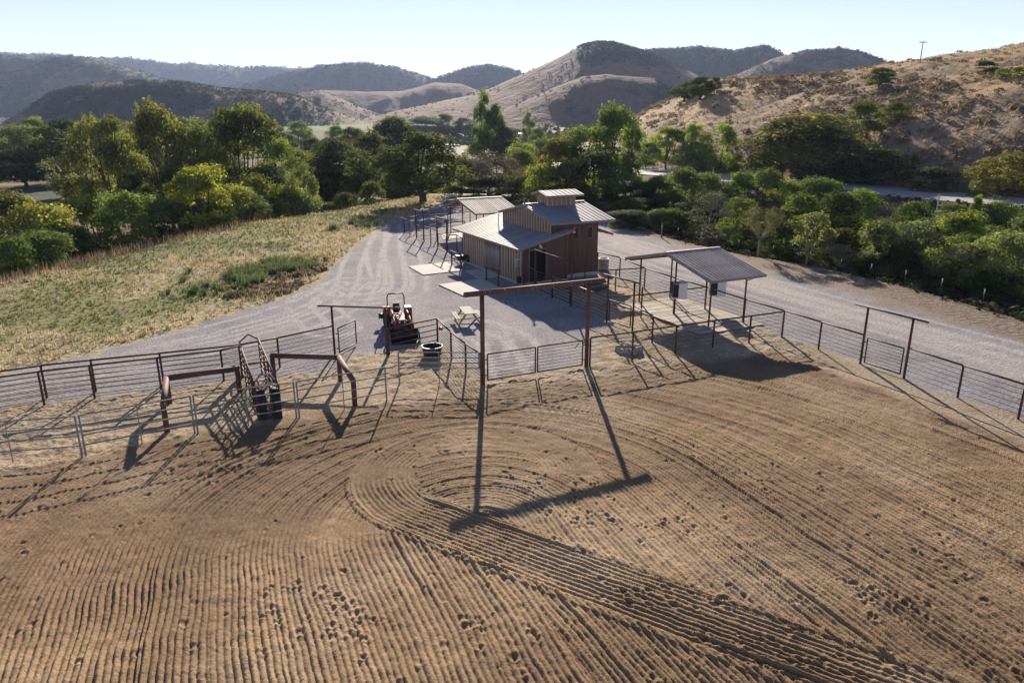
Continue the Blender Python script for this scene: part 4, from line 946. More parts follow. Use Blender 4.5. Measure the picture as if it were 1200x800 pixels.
# ------------------------------------------------------------------ trees and bushes
def leaf_quads(c, nrm, size, r, asp=1.7):
    """kite-shaped leaves: c centres, nrm preferred normals"""
    n = len(c); d = r.normal(size=(n, 3)); d /= np.linalg.norm(d, axis=1, keepdims=True)
    nn = nrm + d * .9; nn /= np.linalg.norm(nn, axis=1, keepdims=True) + 1e-9
    a = np.cross(nn, r.normal(size=(n, 3))); a /= np.linalg.norm(a, axis=1, keepdims=True) + 1e-9
    b = np.cross(nn, a); s = size * r.uniform(.6, 1.35, n)[:, None]
    v = np.stack([c - a * s * asp * .5, c + b * s * .5 + nn * s * .12, c + a * s * asp * .5, c - b * s * .5 + nn * s * .12], 1)
    return v.reshape(-1, 3), np.arange(n * 4).reshape(n, 4)
KINDS = {  # crown bottom, number of clumps, clump radius, leaves, leaf size, shape, flattening
 'oak': dict(z0=.16, nc=46, cr=.165, nl=13000, ls=.0225, shape='dome', fill=.6),
 'tall': dict(z0=.06, nc=30, cr=.17, nl=10500, ls=.0225, shape='full', fill=.68),
 'poplar': dict(z0=.05, nc=44, cr=.17, nl=9000, ls=.028, shape='column', fill=.5),
 'bush': dict(z0=.0, nc=26, cr=.20, nl=8500, ls=.026, shape='bush', fill=.7),
 'small': dict(z0=.36, nc=22, cr=.16, nl=3600, ls=.032, shape='dome', fill=.6),
 'willow': dict(z0=.03, nc=34, cr=.15, nl=8000, ls=.023, shape='egg', fill=.6),
 'bare': dict(z0=.05, nc=26, cr=.20, nl=2600, ls=.03, shape='bush', fill=.8),
 'baretree': dict(z0=.42, nc=20, cr=.19, nl=2600, ls=.026, shape='dome', fill=.9),
}
def proto(kind, seed):
    k = KINDS[kind]; r = np.random.default_rng(seed * 101 + len(kind) * 7); z0 = k['z0']; cl = []
    ang0 = r.uniform(0, 6.28, 3)
    while len(cl) < k['nc']:
        t = r.uniform(0, 1); a = r.uniform(0, 2 * math.pi); lump = 1 + .16 * math.sin(2 * a + ang0[0]) + .12 * math.sin(3 * a + ang0[1] + 3 * t)
        if k['shape'] == 'dome': R_ = math.sqrt(max(0, 1 - (max(t - .22, 0) / .78) ** 2)) * (.74 + .26 * min(1, t / .25))
        elif k['shape'] == 'egg': R_ = math.sin(math.pi * (t ** .8) * .96 + .04) ** .7 * .92 + .05
        elif k['shape'] == 'full': R_ = min(1, .62 + t * .9) * math.sqrt(max(0, 1 - (max(t - .4, 0) / .62) ** 2))
        elif k['shape'] == 'column': R_ = min(1, t * 3.2 + .3) * (1 - t ** 2.2) ** .7 + .04
        else: R_ = math.sqrt(max(0, 1 - t ** 2.2)) * (.9 + .1 * t)
        rr = (r.uniform(k['fill'] ** 2, 1)) ** .5 * .5 * R_ * lump * (1 - k['cr'] * 1.1)
        z = z0 + (1 - z0 - k['cr'] * .75) * t + k['cr'] * .25
        cl.append((rr * math.cos(a), rr * math.sin(a), z, k['cr'] * r.uniform(.55, 1.35)))
    cl = np.array(cl)
    bare = kind.startswith('bare')
    w_ = cl[:, 3] ** 2; idx = r.choice(len(cl), k['nl'], p=w_ / w_.sum())
    d = r.normal(size=(k['nl'], 3)); d /= np.linalg.norm(d, axis=1, keepdims=True)
    d[:, 2] = np.where(d[:, 2] < -.25, -d[:, 2] * .8, d[:, 2])
    rad = cl[idx, 3] * r.uniform(.25, 1.0, k['nl']) ** .45 * (1 + .22 * np.sin(7 * d[:, 0] + 5 * idx) * np.sin(6 * d[:, 1] + idx))
    c = cl[idx, :3] + d * rad[:, None] * np.array([1, 1, .8])
    if kind in ('willow',): c[:, 2] -= r.uniform(0, 1, k['nl']) ** 3 * .14
    c[:, 2] = np.maximum(c[:, 2], .005 + r.uniform(0, .03, k['nl']))
    out = c - np.array([0, 0, .45]); out /= np.linalg.norm(out, axis=1, keepdims=True) + 1e-9
    v, f = leaf_quads(c, d * .8 + out * .5 + np.array([0, 0, .35]), k['ls'] * (.5 if bare else 1), r, 3.4 if bare else 1.5)
    tone = np.repeat(r.uniform(.62, 1.38, len(cl))[idx] * r.uniform(.8, 1.2, k['nl']), 4)
    cm = np_mesh('crown', v, f, M['twig' if bare else 'leaf'], [('tone', 'FLOAT', tone)])
    tb_ = MB(); base = Vector((0, 0, -.06)); tr_ = .028 if kind not in ('bush', 'bare') else .016
    fk = Vector((r.normal(0, .02), r.normal(0, .02), max(z0 * .85, .12)))
    stems = [base] if kind not in ('bush', 'bare', 'oak') else [base, base + Vector((.03, .02, 0)), base + Vector((-.025, .03, 0))]
    for s_ in stems: tb_.tube(s_, fk + s_ * .5 + Vector((0, 0, .03)), tr_ * (1 if len(stems) == 1 else .7), 7, tr_ * .7)
    order = np.argsort(r.uniform(size=len(cl)))[: (14 if bare else 10)]
    for i in order:
        q = Vector(cl[i, :3]); mid = fk.lerp(q, .5) + Vector((r.normal(0, .02), r.normal(0, .02), -.02))
        tb_.tube(fk, mid, tr_ * .55, 5, tr_ * .36); tb_.tube(mid, q, tr_ * .36, 5, tr_ * .12)
        if bare:
            for j in range(3):
                q2 = q + Vector(r.normal(0, .06, 3)); tb_.tube(mid.lerp(q, .5), q2, tr_ * .2, 4, tr_ * .06)
    return cm, tb_.mesh('trunk', M['palebark' if bare or kind == 'small' else 'bark'])
PROTO = {k: [proto(k, s_) for s_ in range(3 if k in ('oak', 'tall', 'bush') else 2)] for k in KINDS}
COLS = dict(dark=(.050, .066, .028), oak=(.060, .072, .034), green=(.092, .122, .042), bright=(.14, .175, .045), yellow=(.145, .158, .042), olive=(.105, .112, .046),
            grey=(.125, .122, .085), purple=(.115, .095, .085), sage=(.125, .145, .075), tan=(.15, .145, .055))
NT = [0]
def tree(px_, top, wpx, Y, kind, colr, label, cat=None, group=None, base=None, trunkcol=None, name=None, dz=0.0):
    if base is not None: x, Y, z = hit(px_, base)
    else:
        x = V(px_, top, Y)[0]; z = zat(x, Y)
    zt = V(px_, top, Y)[2]; h = max(zt - z, .8); wd = wpx * (Y * CP + (CH - z) * SP) / F
    if kind in ('bush', 'bare'): wd = max(wd, .85 * h)
    cat = cat or ('tree' if kind not in ('bush', 'bare') else 'bush'); name = name or {'oak': 'oak_tree', 'poplar': 'poplar_tree', 'willow': 'willow_tree', 'bush': 'bush', 'bare': 'bare_bush'}.get(kind, 'tree')
    NT[0] += 1; i = NT[0]
    t = thing(name, label, cat, (x, Y, z - .05), (i * 2.399) % 6.28, group); t.scale = (wd * 1.3, wd * 1.3, h * 1.06)
    cm, tm = PROTO[kind][i % len(PROTO[kind])]
    c = COLS[colr]; f = random.uniform(.85, 1.15)
    o = link('crown', cm, t); f *= 1.75; o.color = (c[0] * f * random.uniform(.92, 1.08), c[1] * f, c[2] * f * random.uniform(.9, 1.1), 1)
    link('trunk', tm, t); return t
LG = 'trees and bushes along the bank left of the field'
# --- grove below the field
for a in [
 (43, 276, 66, 57, 'bush', 'green', 'rounded light green bush at the corner of the dry field'),
 (8, 284, 52, 54, 'bush', 'green', 'leafy green bush cut by the view edge above the drive'),
 (44, 240, 70, 67, 'bush', 'yellow', 'bright yellow-green bush in front of the ploughed plot'),
 (8, 231, 60, 73, 'bush', 'olive', 'dull olive bush beside the ploughed plot at the view edge'),
 (89, 214, 30, 90, 'small', 'olive', 'little lone tree with a bare trunk beside the ploughed plot'),
 (150, 226, 68, 71, 'tall', 'green', 'round leafy green tree in the middle of the grove, edge of the dry field'),
 (106, 233, 40, 76, 'tall', 'yellow', 'yellowing tree tucked behind the round leafy green tree'),
 (84, 270, 58, 66, 'bush', 'dark', 'dark shaded bush between the yellow bush and the round green tree'),
 (118, 138, 62, 108, 'tall', 'olive', 'tall ragged tree with pale limbs on the left of the grove'),
 (143, 164, 44, 97, 'tall', 'olive', 'slender ragged tree with a visible pale trunk in the grove'),
 (186, 137, 62, 104, 'tall', 'olive', 'tall leaning tree with sunlit drooping foliage in the grove'),
 (221, 146, 58, 98, 'tall', 'olive', 'tall tree with hanging sunlit sprays beside the yellow-topped tree'),
 (232, 200, 66, 79, 'tall', 'yellow', 'yellow-topped dark tree standing at the edge of the dry field'),
 (192, 238, 50, 76, 'tall', 'dark', 'dark shaded tree behind the round leafy green tree'),
 (255, 238, 36, 80, 'bush', 'yellow', 'yellow-green sapling leaning out of the yellow-topped tree'),
 (278, 133, 74, 118, 'tall', 'olive', 'largest olive green tree rising over the grove'),
 (254, 150, 46, 121, 'tall', 'oak', 'shadowed tree close against the largest olive green tree'),
 (323, 163, 36, 114, 'tall', 'green', 'upright glossy green tree right of the largest olive tree'),
 (353, 192, 34, 102, 'willow', 'sage', 'grey-green willow with fine feathery foliage by the track'),
 (400, 167, 74, 132, 'oak', 'oak', 'wide dark oak beside the shaded track'),
 (383, 192, 40, 126, 'oak', 'dark', 'low dark oak limb crown hanging over the shaded track'),
 (336, 222, 30, 94, 'bush', 'yellow', 'yellow-lit bush at the foot of the grey-green willow'),
 (292, 213, 26, 92, 'bush', 'yellow', 'yellow-lit bush in the gap below the largest olive tree'),
 (271, 217, 54, 84, 'tall', 'yellow', 'bright yellow-green tree on the grove edge above the dry field'),
 (300, 230, 36, 84, 'willow', 'sage', 'soft grey-green shrub beside the bright yellow-green grove tree'),
 (322, 244, 32, 88, 'bush', 'dark', 'low dark bush at the upper edge of the dry field'),
 (405, 226, 28, 108, 'bush', 'dark', 'round dark bush alone on the dry slope'),
 (386, 239, 12, 105, 'bush', 'green', 'tiny green bush beside the round dark bush on the slope'),
 (437, 217, 27, 119, 'bush', 'olive', 'mushroom-shaped olive bush on the dry slope near the shade oak'),
 (424, 236, 20, 112, 'bush', 'sage', 'low sage tuft below the mushroom-shaped bush'),
 (165, 205, 40, 98, 'tall', 'oak', 'dark tree filling the middle of the grove behind its round tree'),
 (205, 205, 40, 90, 'tall', 'dark', 'dark tree in the shadows under the tall leaning tree'),
 (305, 196, 34, 106, 'bush', 'dark', 'dark understorey bush below the upright glossy green tree'),
]: tree(*a[:3], a[3] * (1.15 if a[3] < 100 else 1.07), *a[4:], group=LG)
tree(492, 157, 90, 111.5, 'oak', 'oak', 'big round shade oak with three trunks where the drive bends', group=None)
VG = 'trees on the valley floor'
for a in [
 (75, 143, 72, 215, 'oak', 'dark', 'dark spreading tree behind the ploughed plot'),
 (15, 147, 50, 235, 'tall', 'sage', 'pale sage tree at the view edge behind the ploughed plot'),
 (36, 142, 30, 260, 'tall', 'sage', 'pale rounded tree standing behind the dark spreading tree'),
 (85, 176, 58, 172, 'willow', 'grey', 'grey sprawling half-dead tree behind the ploughed plot'),
 (22, 178, 58, 198, 'oak', 'dark', 'dark thicket tree bordering the ploughed plot at the view edge'),
 (58, 188, 40, 200, 'oak', 'oak', 'dark low tree at the back corner of the ploughed plot'),
 (180, 128, 22, 255, 'small', 'sage', 'lone mop-headed tree rising above the far side of the grove'),
 (222, 139, 40, 240, 'tall', 'sage', 'pale tree showing over the drooping grove tree'),
 (154, 148, 40, 235, 'tall', 'olive', 'olive tree top between the ragged grove trees'),
 (367, 163, 27, 232, 'oak', 'dark', 'small very dark round tree below the green crop field'),
 (348, 176, 30, 190, 'bush', 'yellow', 'yellow-green bush below the small very dark round tree'),
 (350, 143, 30, 430, 'oak', 'sage', 'round grey-green tree in front of the green crop field'),
 (319, 145, 22, 400, 'oak', 'olive', 'olive tree at the near edge of the green crop field'),
 (392, 149, 22, 380, 'oak', 'green', 'bright green round tree by the green crop field'),
 (330, 157, 30, 300, 'oak', 'oak', 'dark oak just beyond the upright glossy green tree'),
 (428, 157, 50, 172, 'oak', 'oak', 'dark oak between the wide dark oak and the shade oak'),
 (460, 140, 56, 245, 'oak', 'oak', 'broad dark domed oak far behind the shade oak'),
 (412, 151, 34, 260, 'oak', 'oak', 'dark oak behind the shaded track, below the pale hill'),
 (567, 115, 24, 265, 'poplar', 'green', 'tallest pointed poplar rising above the valley'),
 (581, 125, 22, 262, 'poplar', 'olive', 'second poplar leaning on the tallest pointed poplar'),
 (592, 150, 30, 252, 'oak', 'dark', 'dark rounded tree at the foot of the poplars'),
 (557, 172, 18, 240, 'bush', 'yellow', 'yellow bush beside the sandy lot under the poplars'),
 (500, 138, 44, 700, 'oak', 'green', 'light green trees clumped behind the broad dark domed oak'),
 (519, 135, 18, 720, 'tall', 'green', 'light green upright tree left of the sandy lot'),
 (545, 139, 26, 730, 'oak', 'oak', 'dark rounded tree beyond the sandy lot'),
 (524, 148, 34, 720, 'oak', 'oak', 'dark oak screening the left end of the sandy lot'),
 (619, 134, 16, 480, 'poplar', 'sage', 'pale pointed conifer-like tree beyond the far highway'),
 (632, 151, 22, 330, 'oak', 'green', 'round green tree beside the far highway bend'),
 (612, 168, 26, 225, 'bush', 'bright', 'bright green bush behind the purple thicket'),
 (611, 178, 22, 195, 'bush', 'bright', 'sunlit green bush right above the purple thicket'),
 (636, 167, 24, 235, 'bush', 'green', 'green bush between the purple thicket and the tall roadside trees'),
 (573, 178, 56, 124, 'bare', 'purple', 'purple-grey leafless thicket behind the mossy shelter'),
 (600, 188, 34, 121, 'bare', 'purple', 'smaller leafless grey thicket left of the barn cupola'),
 (540, 188, 44, 125, 'bush', 'oak', 'dark green bush between the shade oak and the purple thicket'),
 (618, 205, 40, 112, 'bush', 'dark', 'dark bush directly behind the barn cupola'),
 (575, 208, 50, 116, 'bush', 'dark', 'dark bush behind the ridge of the mossy shelter'),
]: tree(*a, group=VG)
RG = 'tall roadside trees behind the barn'
for a in [
 (726, 134, 58, 124, 'tall', 'green', 'tallest sunlit green tree right behind the barn by the highway'),
 (690, 148, 60, 118, 'tall', 'green', 'full green tree left of the tallest roadside tree'),
 (658, 164, 48, 114, 'tall', 'olive', 'shorter olive green tree above the barn cupola'),
 (742, 152, 30, 132, 'tall', 'green', 'light green crown on the right flank of the tallest roadside tree'),
 (636, 192, 26, 107, 'bush', 'bright', 'bright yellow-green shrub beside the barn cupola'),
 (700, 178, 64, 107, 'willow', 'oak', 'drooping dark green tree in shade above the barn roof'),
 (668, 194, 46, 104, 'bush', 'dark', 'shaded dark bush touching the barn ridge'),
 (757, 166, 22, 168, 'tall', 'green', 'small green tree across the highway, first of its row'),
 (780, 152, 38, 174, 'tall', 'bright', 'bright lime green tree across the highway'),
 (812, 146, 34, 184, 'willow', 'bright', 'feathery lime green tree behind the round grey bush'),
 (811, 166, 46, 168, 'bush', 'sage', 'round grey-green bush across the highway among lime trees'),
 (842, 147, 38, 172, 'willow', 'bright', 'feathery light green tree, last before the broad olive tree'),
 (862, 182, 16, 165, 'bush', 'bright', 'small yellow-green shrub at the highway edge'),
 (940, 137, 108, 124, 'oak', 'olive', 'broad many-stemmed olive tree across the highway'),
 (916, 146, 70, 128, 'bush', 'olive', 'left half of the olive thicket across the highway'),
 (975, 160, 60, 120, 'bush', 'oak', 'right shoulder of the olive thicket across the highway'),
 (1034, 175, 66, 114, 'bush', 'dark', 'dense dark dome-shaped bush across the highway'),
 (1094, 198, 48, 106, 'bush', 'oak', 'neat rounded dark bush beside the green container'),
 (1174, 180, 70, 100, 'oak', 'tan', 'golden-brown leafed tree at the far right beyond the highway'),
 (1150, 212, 26, 99, 'bush', 'sage', 'small grey shrub at the foot of the golden-brown tree'),
]: tree(*a, group=RG, base={757: 198, 780: 198, 812: 199, 811: 200.5, 842: 203, 862: 204, 940: 211, 916: 210, 975: 213, 1034: 217.5, 1094: 225, 1174: 231, 1150: 231.5}.get(a[0]))
SG = 'bushes in the strip between drive and highway'
for a in [
 (733, 214, 62, 94, 'bush', 'oak', 'dark green strip bush nearest the barn roof'),
 (705, 222, 40, 98, 'bush', 'dark', 'dark strip bush behind the right end of the barn ridge'),
 (752, 232, 44, 86, 'bush', 'dark', 'shaded bush above the first fence marker past the barn'),
 (775, 208, 42, 90, 'bush', 'green', 'sunlit green bush where the highway comes into view'),
 (803, 202, 42, 86, 'bush', 'green', 'sunlit green bush above the bare grey shrub'),
 (828, 203, 34, 84, 'bush', 'green', 'green bush left of the tall pale marker post'),
 (868, 205, 38, 83, 'bush', 'green', 'green bush above the leafless white-trunked tree'),
 (899, 204, 42, 80, 'bush', 'green', 'full green bush in the middle of the strip'),
 (922, 211, 30, 80, 'bush', 'bright', 'sunlit green bush top touching the highway edge'),
 (958, 212, 54, 79, 'bush', 'green', 'broad green bush above the small pale-trunked tree'),
 (938, 232, 46, 73, 'bush', 'green', 'yellow-edged green bush low in the middle of the strip'),
 (868, 232, 34, 75, 'bush', 'green', 'green bush behind the leafless white-trunked tree'),
 (832, 228, 52, 72, 'bare', 'grey', 'grey half-bare shrub with a crooked white stem'),
 (800, 240, 40, 78, 'bush', 'dark', 'shaded bush left of the grey half-bare shrub'),
 (990, 226, 46, 70, 'bush', 'dark', 'dark bush right of the broad green strip bush'),
 (1014, 226, 32, 74, 'bush', 'bright', 'bright green bush before the dark dome-shaped bush'),
 (1040, 240, 40, 71, 'bare', 'grey', 'leafless grey shrub tangled below the highway'),
 (1075, 236, 34, 77, 'bush', 'green', 'low green bush left of the white highway post'),
 (985, 288, 44, 62, 'bare', 'grey', 'dry pale brush at the drive edge'),
 (1036, 265, 42, 61, 'bush', 'sage', 'rounded pale green bush leaning over the fence markers'),
 (1080, 259, 54, 61, 'bush', 'sage', 'large pale green bush with grey stems behind the fence markers'),
 (1062, 285, 40, 60, 'bush', 'oak', 'shaded bush under the large pale green bush'),
 (1135, 254, 66, 66, 'bush', 'bright', 'wide bright green bush right of the white highway post'),
 (1170, 236, 50, 71, 'bush', 'green', 'tall green bush under the golden-brown tree'),
 (1146, 232, 12, 72, 'tall', 'bright', 'thin green sprig sticking up from the wide bright bush'),
 (1138, 290, 54, 56, 'bush', 'sage', 'sage bush with grey bare stems low at the drive edge'),
 (1184, 272, 58, 54, 'bush', 'sage', 'big sage bush in the lower corner of the strip'),
 (1208, 258, 56, 58, 'bush', 'green', 'green bush leaving the view beside the big sage bush'),
 (1102, 312, 36, 55, 'bush', 'dark', 'low dark bush under the sage bush stems'),
 (1165, 318, 50, 53, 'bush', 'dark', 'low dark bush in the shade below the big sage bush'),
 (1015, 300, 36, 60, 'bush', 'dark', 'low dark bush below the rounded pale green bush'),
 (915, 262, 40, 68, 'bush', 'dark', 'dark undergrowth bush behind the small pale-trunked tree'),
 (860, 266, 40, 70, 'bush', 'dark', 'dark undergrowth bush left of the leafless white-trunked tree'),
 (965, 270, 40, 66, 'bush', 'dark', 'dark undergrowth bush right of the small pale-trunked tree'),
 (778, 246, 40, 82, 'bush', 'dark', 'dark undergrowth bush behind the first fence markers'),
]: tree(*a[:3], a[3] * (1.24 if a[3] >= 78 else 1.12 if a[3] >= 70 else 1.0), *a[4:], group=SG)
HG2 = 'bushes merging into the thick hedge below the highway'
r3 = np.random.default_rng(5); hx = np.array([700, 780, 1000, 1200]); hy_ = np.array([200, 207, 227, 244])
for k in range(46):
    px_ = 690 + 530 * (k + r3.uniform(0, 1)) / 46; f_ = r3.uniform(0, 1); edge_ = np.interp(px_, hx, hy_); Y = np.interp(px_, [690, 780, 1000, 1200], [128, 112, 92, 76]) * (1.12 - .42 * f_)
    tree(px_, edge_ + 3 + 42 * f_, r3.uniform(30, 52), Y, 'bush', ['oak', 'green', 'sage', 'green', 'dark'][k % 5], ['dark', 'mid green', 'sage green', 'mid green', 'very dark'][k % 5] + [' low', ' mid height', ' high'][2 - int(f_ * 2.99)] + ' bush merging into the thick hedge ' + ['behind the barn', 'behind the near shelter', 'below the olive tree', 'near the white highway post'][min(3, int((px_ - 690) / 133))], group=HG2)
for k in range(14):                       # the hedge goes on beyond the view
    y_ = 12 + 3.6 * k; x_ = float(np.interp(y_, VY, VX)) + 4 + (k % 3) * 3.2 + (0 if y_ < 44 else 14); u_ = 600 + x_ / y_ * 888
    z_ = zat(x_, y_); i_ = NT[0] = NT[0] + 1; t_ = thing('bush', ['dark', 'mid green', 'sage green'][k % 3] + ' hedge bush beyond the right end of the view along the drive', 'bush', (x_, y_, z_), k * 1.3, 'hedge bushes beyond the view'); t_.scale = (4.6, 4.6, 3.4 + (k % 4) * .5)
    c_ = COLS[['oak', 'green', 'sage'][k % 3]]; o_ = link('crown', PROTO['bush'][k % 3][0], t_); o_.color = (c_[0] * 1.5, c_[1] * 1.5, c_[2] * 1.5, 1); link('trunk', PROTO['bush'][k % 3][1], t_)
tree(893, 244, 38, 66, 'baretree', 'tan', 'leafless small tree with a straight white trunk behind the near shelter', name='bare_tree')
tree(951, 253, 42, 64, 'small', 'sage', 'small pale-trunked tree with a sage green crown at the drive edge', name='sapling')
HGp = 'shrubs scattered on the golden hillside'
for px_, top, wp, by, kd, cl_, lb in [
 (1013, 123, 42, 161, 'bush', 'green', 'round bright green bush low on the golden hillside'),
 (1054, 120, 30, 143, 'bush', 'olive', 'green bush right of the round hillside bush'),
 (1033, 80, 28, 105, 'oak', 'oak', 'lone umbrella-shaped tree high on the golden hillside'),
 (1158, 73, 26, 86, 'bush', 'dark', 'dark oval bush near the top of the golden hillside'),
 (1177, 80, 14, 91, 'bush', 'bright', 'lime green shrub right of the dark oval bush'),
 (1196, 79, 16, 91, 'bush', 'bright', 'lime green shrub at the view edge near the hilltop'),
 (803, 97, 30, 118, 'oak', 'dark', 'dark oak on the shoulder of the golden hillside, outer one'),
 (822, 91, 28, 116, 'oak', 'dark', 'tallest dark oak on the shoulder of the golden hillside'),
 (838, 91, 14, 110, 'oak', 'dark', 'small dark oak ending the row on the hill shoulder'),
]:
    x, y, z = hit(px_, by, 80); tree(px_, top, wp, y, kd, cl_, lb, group=HGp)
FG = 'bushes filling the valley floor'
r2 = np.random.default_rng(11); cnt = 0
while cnt < 120:
    px_ = r2.uniform(-60, 700); Y = r2.uniform(135, 560)
    x = (px_ - 600) / 888 * Y; z = zat(x, Y)
    if z > -2 and Y < 420: continue
    if px_ < 105 and Y < 212: continue
    if 505 < px_ < 700 and 380 < Y < 660: continue
    h = r2.uniform(3, 7.5) * (1 if Y < 300 else .8); e = (z + h - CH) / Y; v = (-TP - e) / (1 - e * TP); top = 400 + F * v
    if px_ > 500 and top < 181 and Y < 660: continue
    wd = h * r2.uniform(1.0, 1.7) * 888 / Y
    c_ = ['oak', 'olive', 'green', 'sage', 'dark', 'yellow', 'bright'][int(r2.choice(7, p=[.25, .25, .18, .12, .1, .06, .04]))]
    tree(px_, top, wd, Y, ['bush', 'oak', 'bush', 'tall'][cnt % 4], c_, {'oak': 'dark green', 'olive': 'olive', 'green': 'mid green', 'sage': 'sage green', 'dark': 'very dark', 'yellow': 'yellow-green', 'bright': 'bright green'}[c_] + [' low', ' wide', ' tall'][int(h > 5) + int(h > 6.3)] + ' bush on the valley floor, ' + (['above the ploughed plot', 'behind the ragged trees', 'behind the leaning tree', 'behind the largest olive tree', 'behind the glossy tree', 'behind the wide oak', 'behind the shade oak', 'beside the sandy lot', 'by the poplars', 'by the roadside trees'][int(min(max(px_, 0), 699) // 70)]) + (', nearer' if Y < 240 else ', mid distance' if Y < 400 else ', far off'), group=FG); cnt += 1

# ------------------------------------------------------------------ ground cover that nobody could count
def scatter(name, label, cat, mk, pos, size, blob, nq, colr, r, vert=0.0, asp=1.4):
    """clumps of small leaf faces joined into one mesh"""
    n = len(pos); c = np.repeat(pos, nq, 0); sz = np.repeat(size, nq)[:, None]
    d = r.normal(size=(n * nq, 3)); d /= np.linalg.norm(d, axis=1, keepdims=True); d[:, 2] = np.abs(d[:, 2])
    c = c + d * sz * blob * r.uniform(.5, 1, (n * nq, 1)) ** .5 * np.array([1, 1, .8])
    v, f = leaf_quads(c, d + np.array([0, 0, .4]), sz * .55, r, asp)
    cc = np.repeat(np.repeat(colr, nq, 0) * r.uniform(.75, 1.25, (n * nq, 1)), 4, 0)
    o = link(name, np_mesh(name, v, f, M[mk], [('base', 'FLOAT_COLOR', cc)]), kind='stuff'); return tag(o, label, cat)
def blades(name, label, cat, pos, hgt, wid, per, colr, r, lean=.35):
    n = len(pos) * per; b = np.repeat(pos, per, 0) + np.concatenate([r.normal(0, .12, (n, 2)), np.zeros((n, 1))], 1) * np.repeat(hgt, per)[:, None] * 1.6
    h = np.repeat(hgt, per) * r.uniform(.5, 1.15, n); a = r.uniform(0, 6.28, n); dx = np.stack([np.cos(a), np.sin(a), 0 * a], 1) * (wid * r.uniform(.6, 1.4, n))[:, None]
    tip = b + np.stack([r.normal(0, lean, n) * h, r.normal(0, lean, n) * h, h], 1)
    v = np.stack([b - dx, b + dx, tip + dx * .25, tip - dx * .25], 1).reshape(-1, 3); f = np.arange(n * 4).reshape(n, 4)
    cc = np.repeat(np.repeat(colr, per, 0) * r.uniform(.75, 1.25, (n, 1)), 4, 0)
    o = link(name, np_mesh(name, v, f, M['grass'], [('base', 'FLOAT_COLOR', cc)]), kind='stuff'); return tag(o, label, cat)
def pick(cands, p, r): return cands[r.integers(0, len(cands), p)]
rs = np.random.default_rng(23)
# field grass
X = rs.uniform(-48, 4, 60000); Y = rs.uniform(24, 122, 60000); e = seg_sd_field(X, Y); tl = np.interp(Y, TLY, TLX)
keep = (e > .3) & (X > tl - 2) & (rs.uniform(size=60000) < .25 + .75 * vn(X * .35, Y * .35, 201)); X, Y = X[keep][:17000], Y[keep][:17000]
gr = sst(.41, .57, fbm(X * .09, Y * .09, 1, 5) * .55 + fbm(X * .45, Y * .45, 2, 4) * .45) * sst(1, 6, seg_sd_field(X, Y))
cl = np.where((rs.uniform(size=len(X)) < gr * .9)[:, None], np.array([.15, .19, .055]), np.where(rs.uniform(size=(len(X), 1)) < .25, np.array([.30, .22, .14]), np.array([.55, .46, .28])))
blades('grass', 'dry yellow and green tufts of grass covering the field beside the drive', 'grass', np.stack([X, Y, height(X, Y) - .03], 1), rs.uniform(.15, .45, len(X)) * (1 - .4 * gr), .028, 5, cl, rs)
# brown stalks at the field edge
Y = rs.uniform(40, 92, 2600); X = np.interp(Y, TLY, TLX) + rs.normal(-4.0, 1.6, 2600)
blades('reeds', 'brown dead stalks standing along the shaded foot of the grove', 'dry stalks', np.stack([X, Y, height(X, Y) - .05], 1), rs.uniform(.4, 1.1, 2600), .02, 3, np.where(rs.uniform(size=(2600, 1)) < .6, np.array([.17, .115, .095]), np.array([.32, .24, .15])), rs, .15)
# green weeds by the drive
ps = []
for a, b, n in (((268, 330), (335, 312), 60), ((310, 322), (350, 306), 50), ((240, 345), (290, 335), 14), ((395, 268), (425, 262), 16)):
    A_, B_ = np.array(G(*a)), np.array(G(*b)); ps.append(A_ + (B_ - A_) * rs.uniform(0, 1, (n, 1)) + rs.normal(0, 1.3, (n, 2)))
ps = np.concatenate(ps); ps = ps[seg_sd_field(ps[:, 0], ps[:, 1]) > .8]
blades('weeds', 'clumps of fresh green weeds on the field side of the drive bend', 'weeds', np.column_stack([ps, height(ps[:, 0], ps[:, 1])]), rs.uniform(.35, .75, len(ps)), .035, 40, np.tile(np.array([.16, .20, .085]), (len(ps), 1)), rs, .5)
# brush piles of dead grass at the drive edge
ps = np.concatenate([np.array(G(*q)) + rs.normal(0, 1.0, (26, 2)) for q in ((300, 345), (330, 335), (350, 322), (370, 316), (315, 340))]); ps = ps[seg_sd_field(ps[:, 0], ps[:, 1]) > .5]
scatter('dead_grass', 'heap of raked dead grass along the drive bend', 'dead grass', 'scrub', np.column_stack([ps, height(ps[:, 0], ps[:, 1])]), rs.uniform(.2, .4, len(ps)), 1.0, 16, np.tile(np.array([.33, .25, .16]), (len(ps), 1)), rs, asp=3)
# dark undergrowth of the strip
X = rs.uniform(8, 70, 9000); Y = rs.uniform(34, 130, 9000); dv = X - np.interp(Y, VY, VX); dn = curve_at(HWN, X) - Y
keep = (dv > .6) & (dn > 1.5); X, Y, dv = X[keep][:4200], Y[keep][:4200], dv[keep][:4200]
scatter('undergrowth', 'low dark green undergrowth beneath the bushes between drive and highway', 'undergrowth', 'scrub', np.stack([X, Y, height(X, Y)], 1), rs.uniform(.25, .8, len(X)) * np.minimum(1, .3 + dv / 4), 1.0, 12, np.where(rs.uniform(size=(len(X), 1)) < .7, np.array([.045, .06, .028]), np.array([.12, .095, .065])), rs)
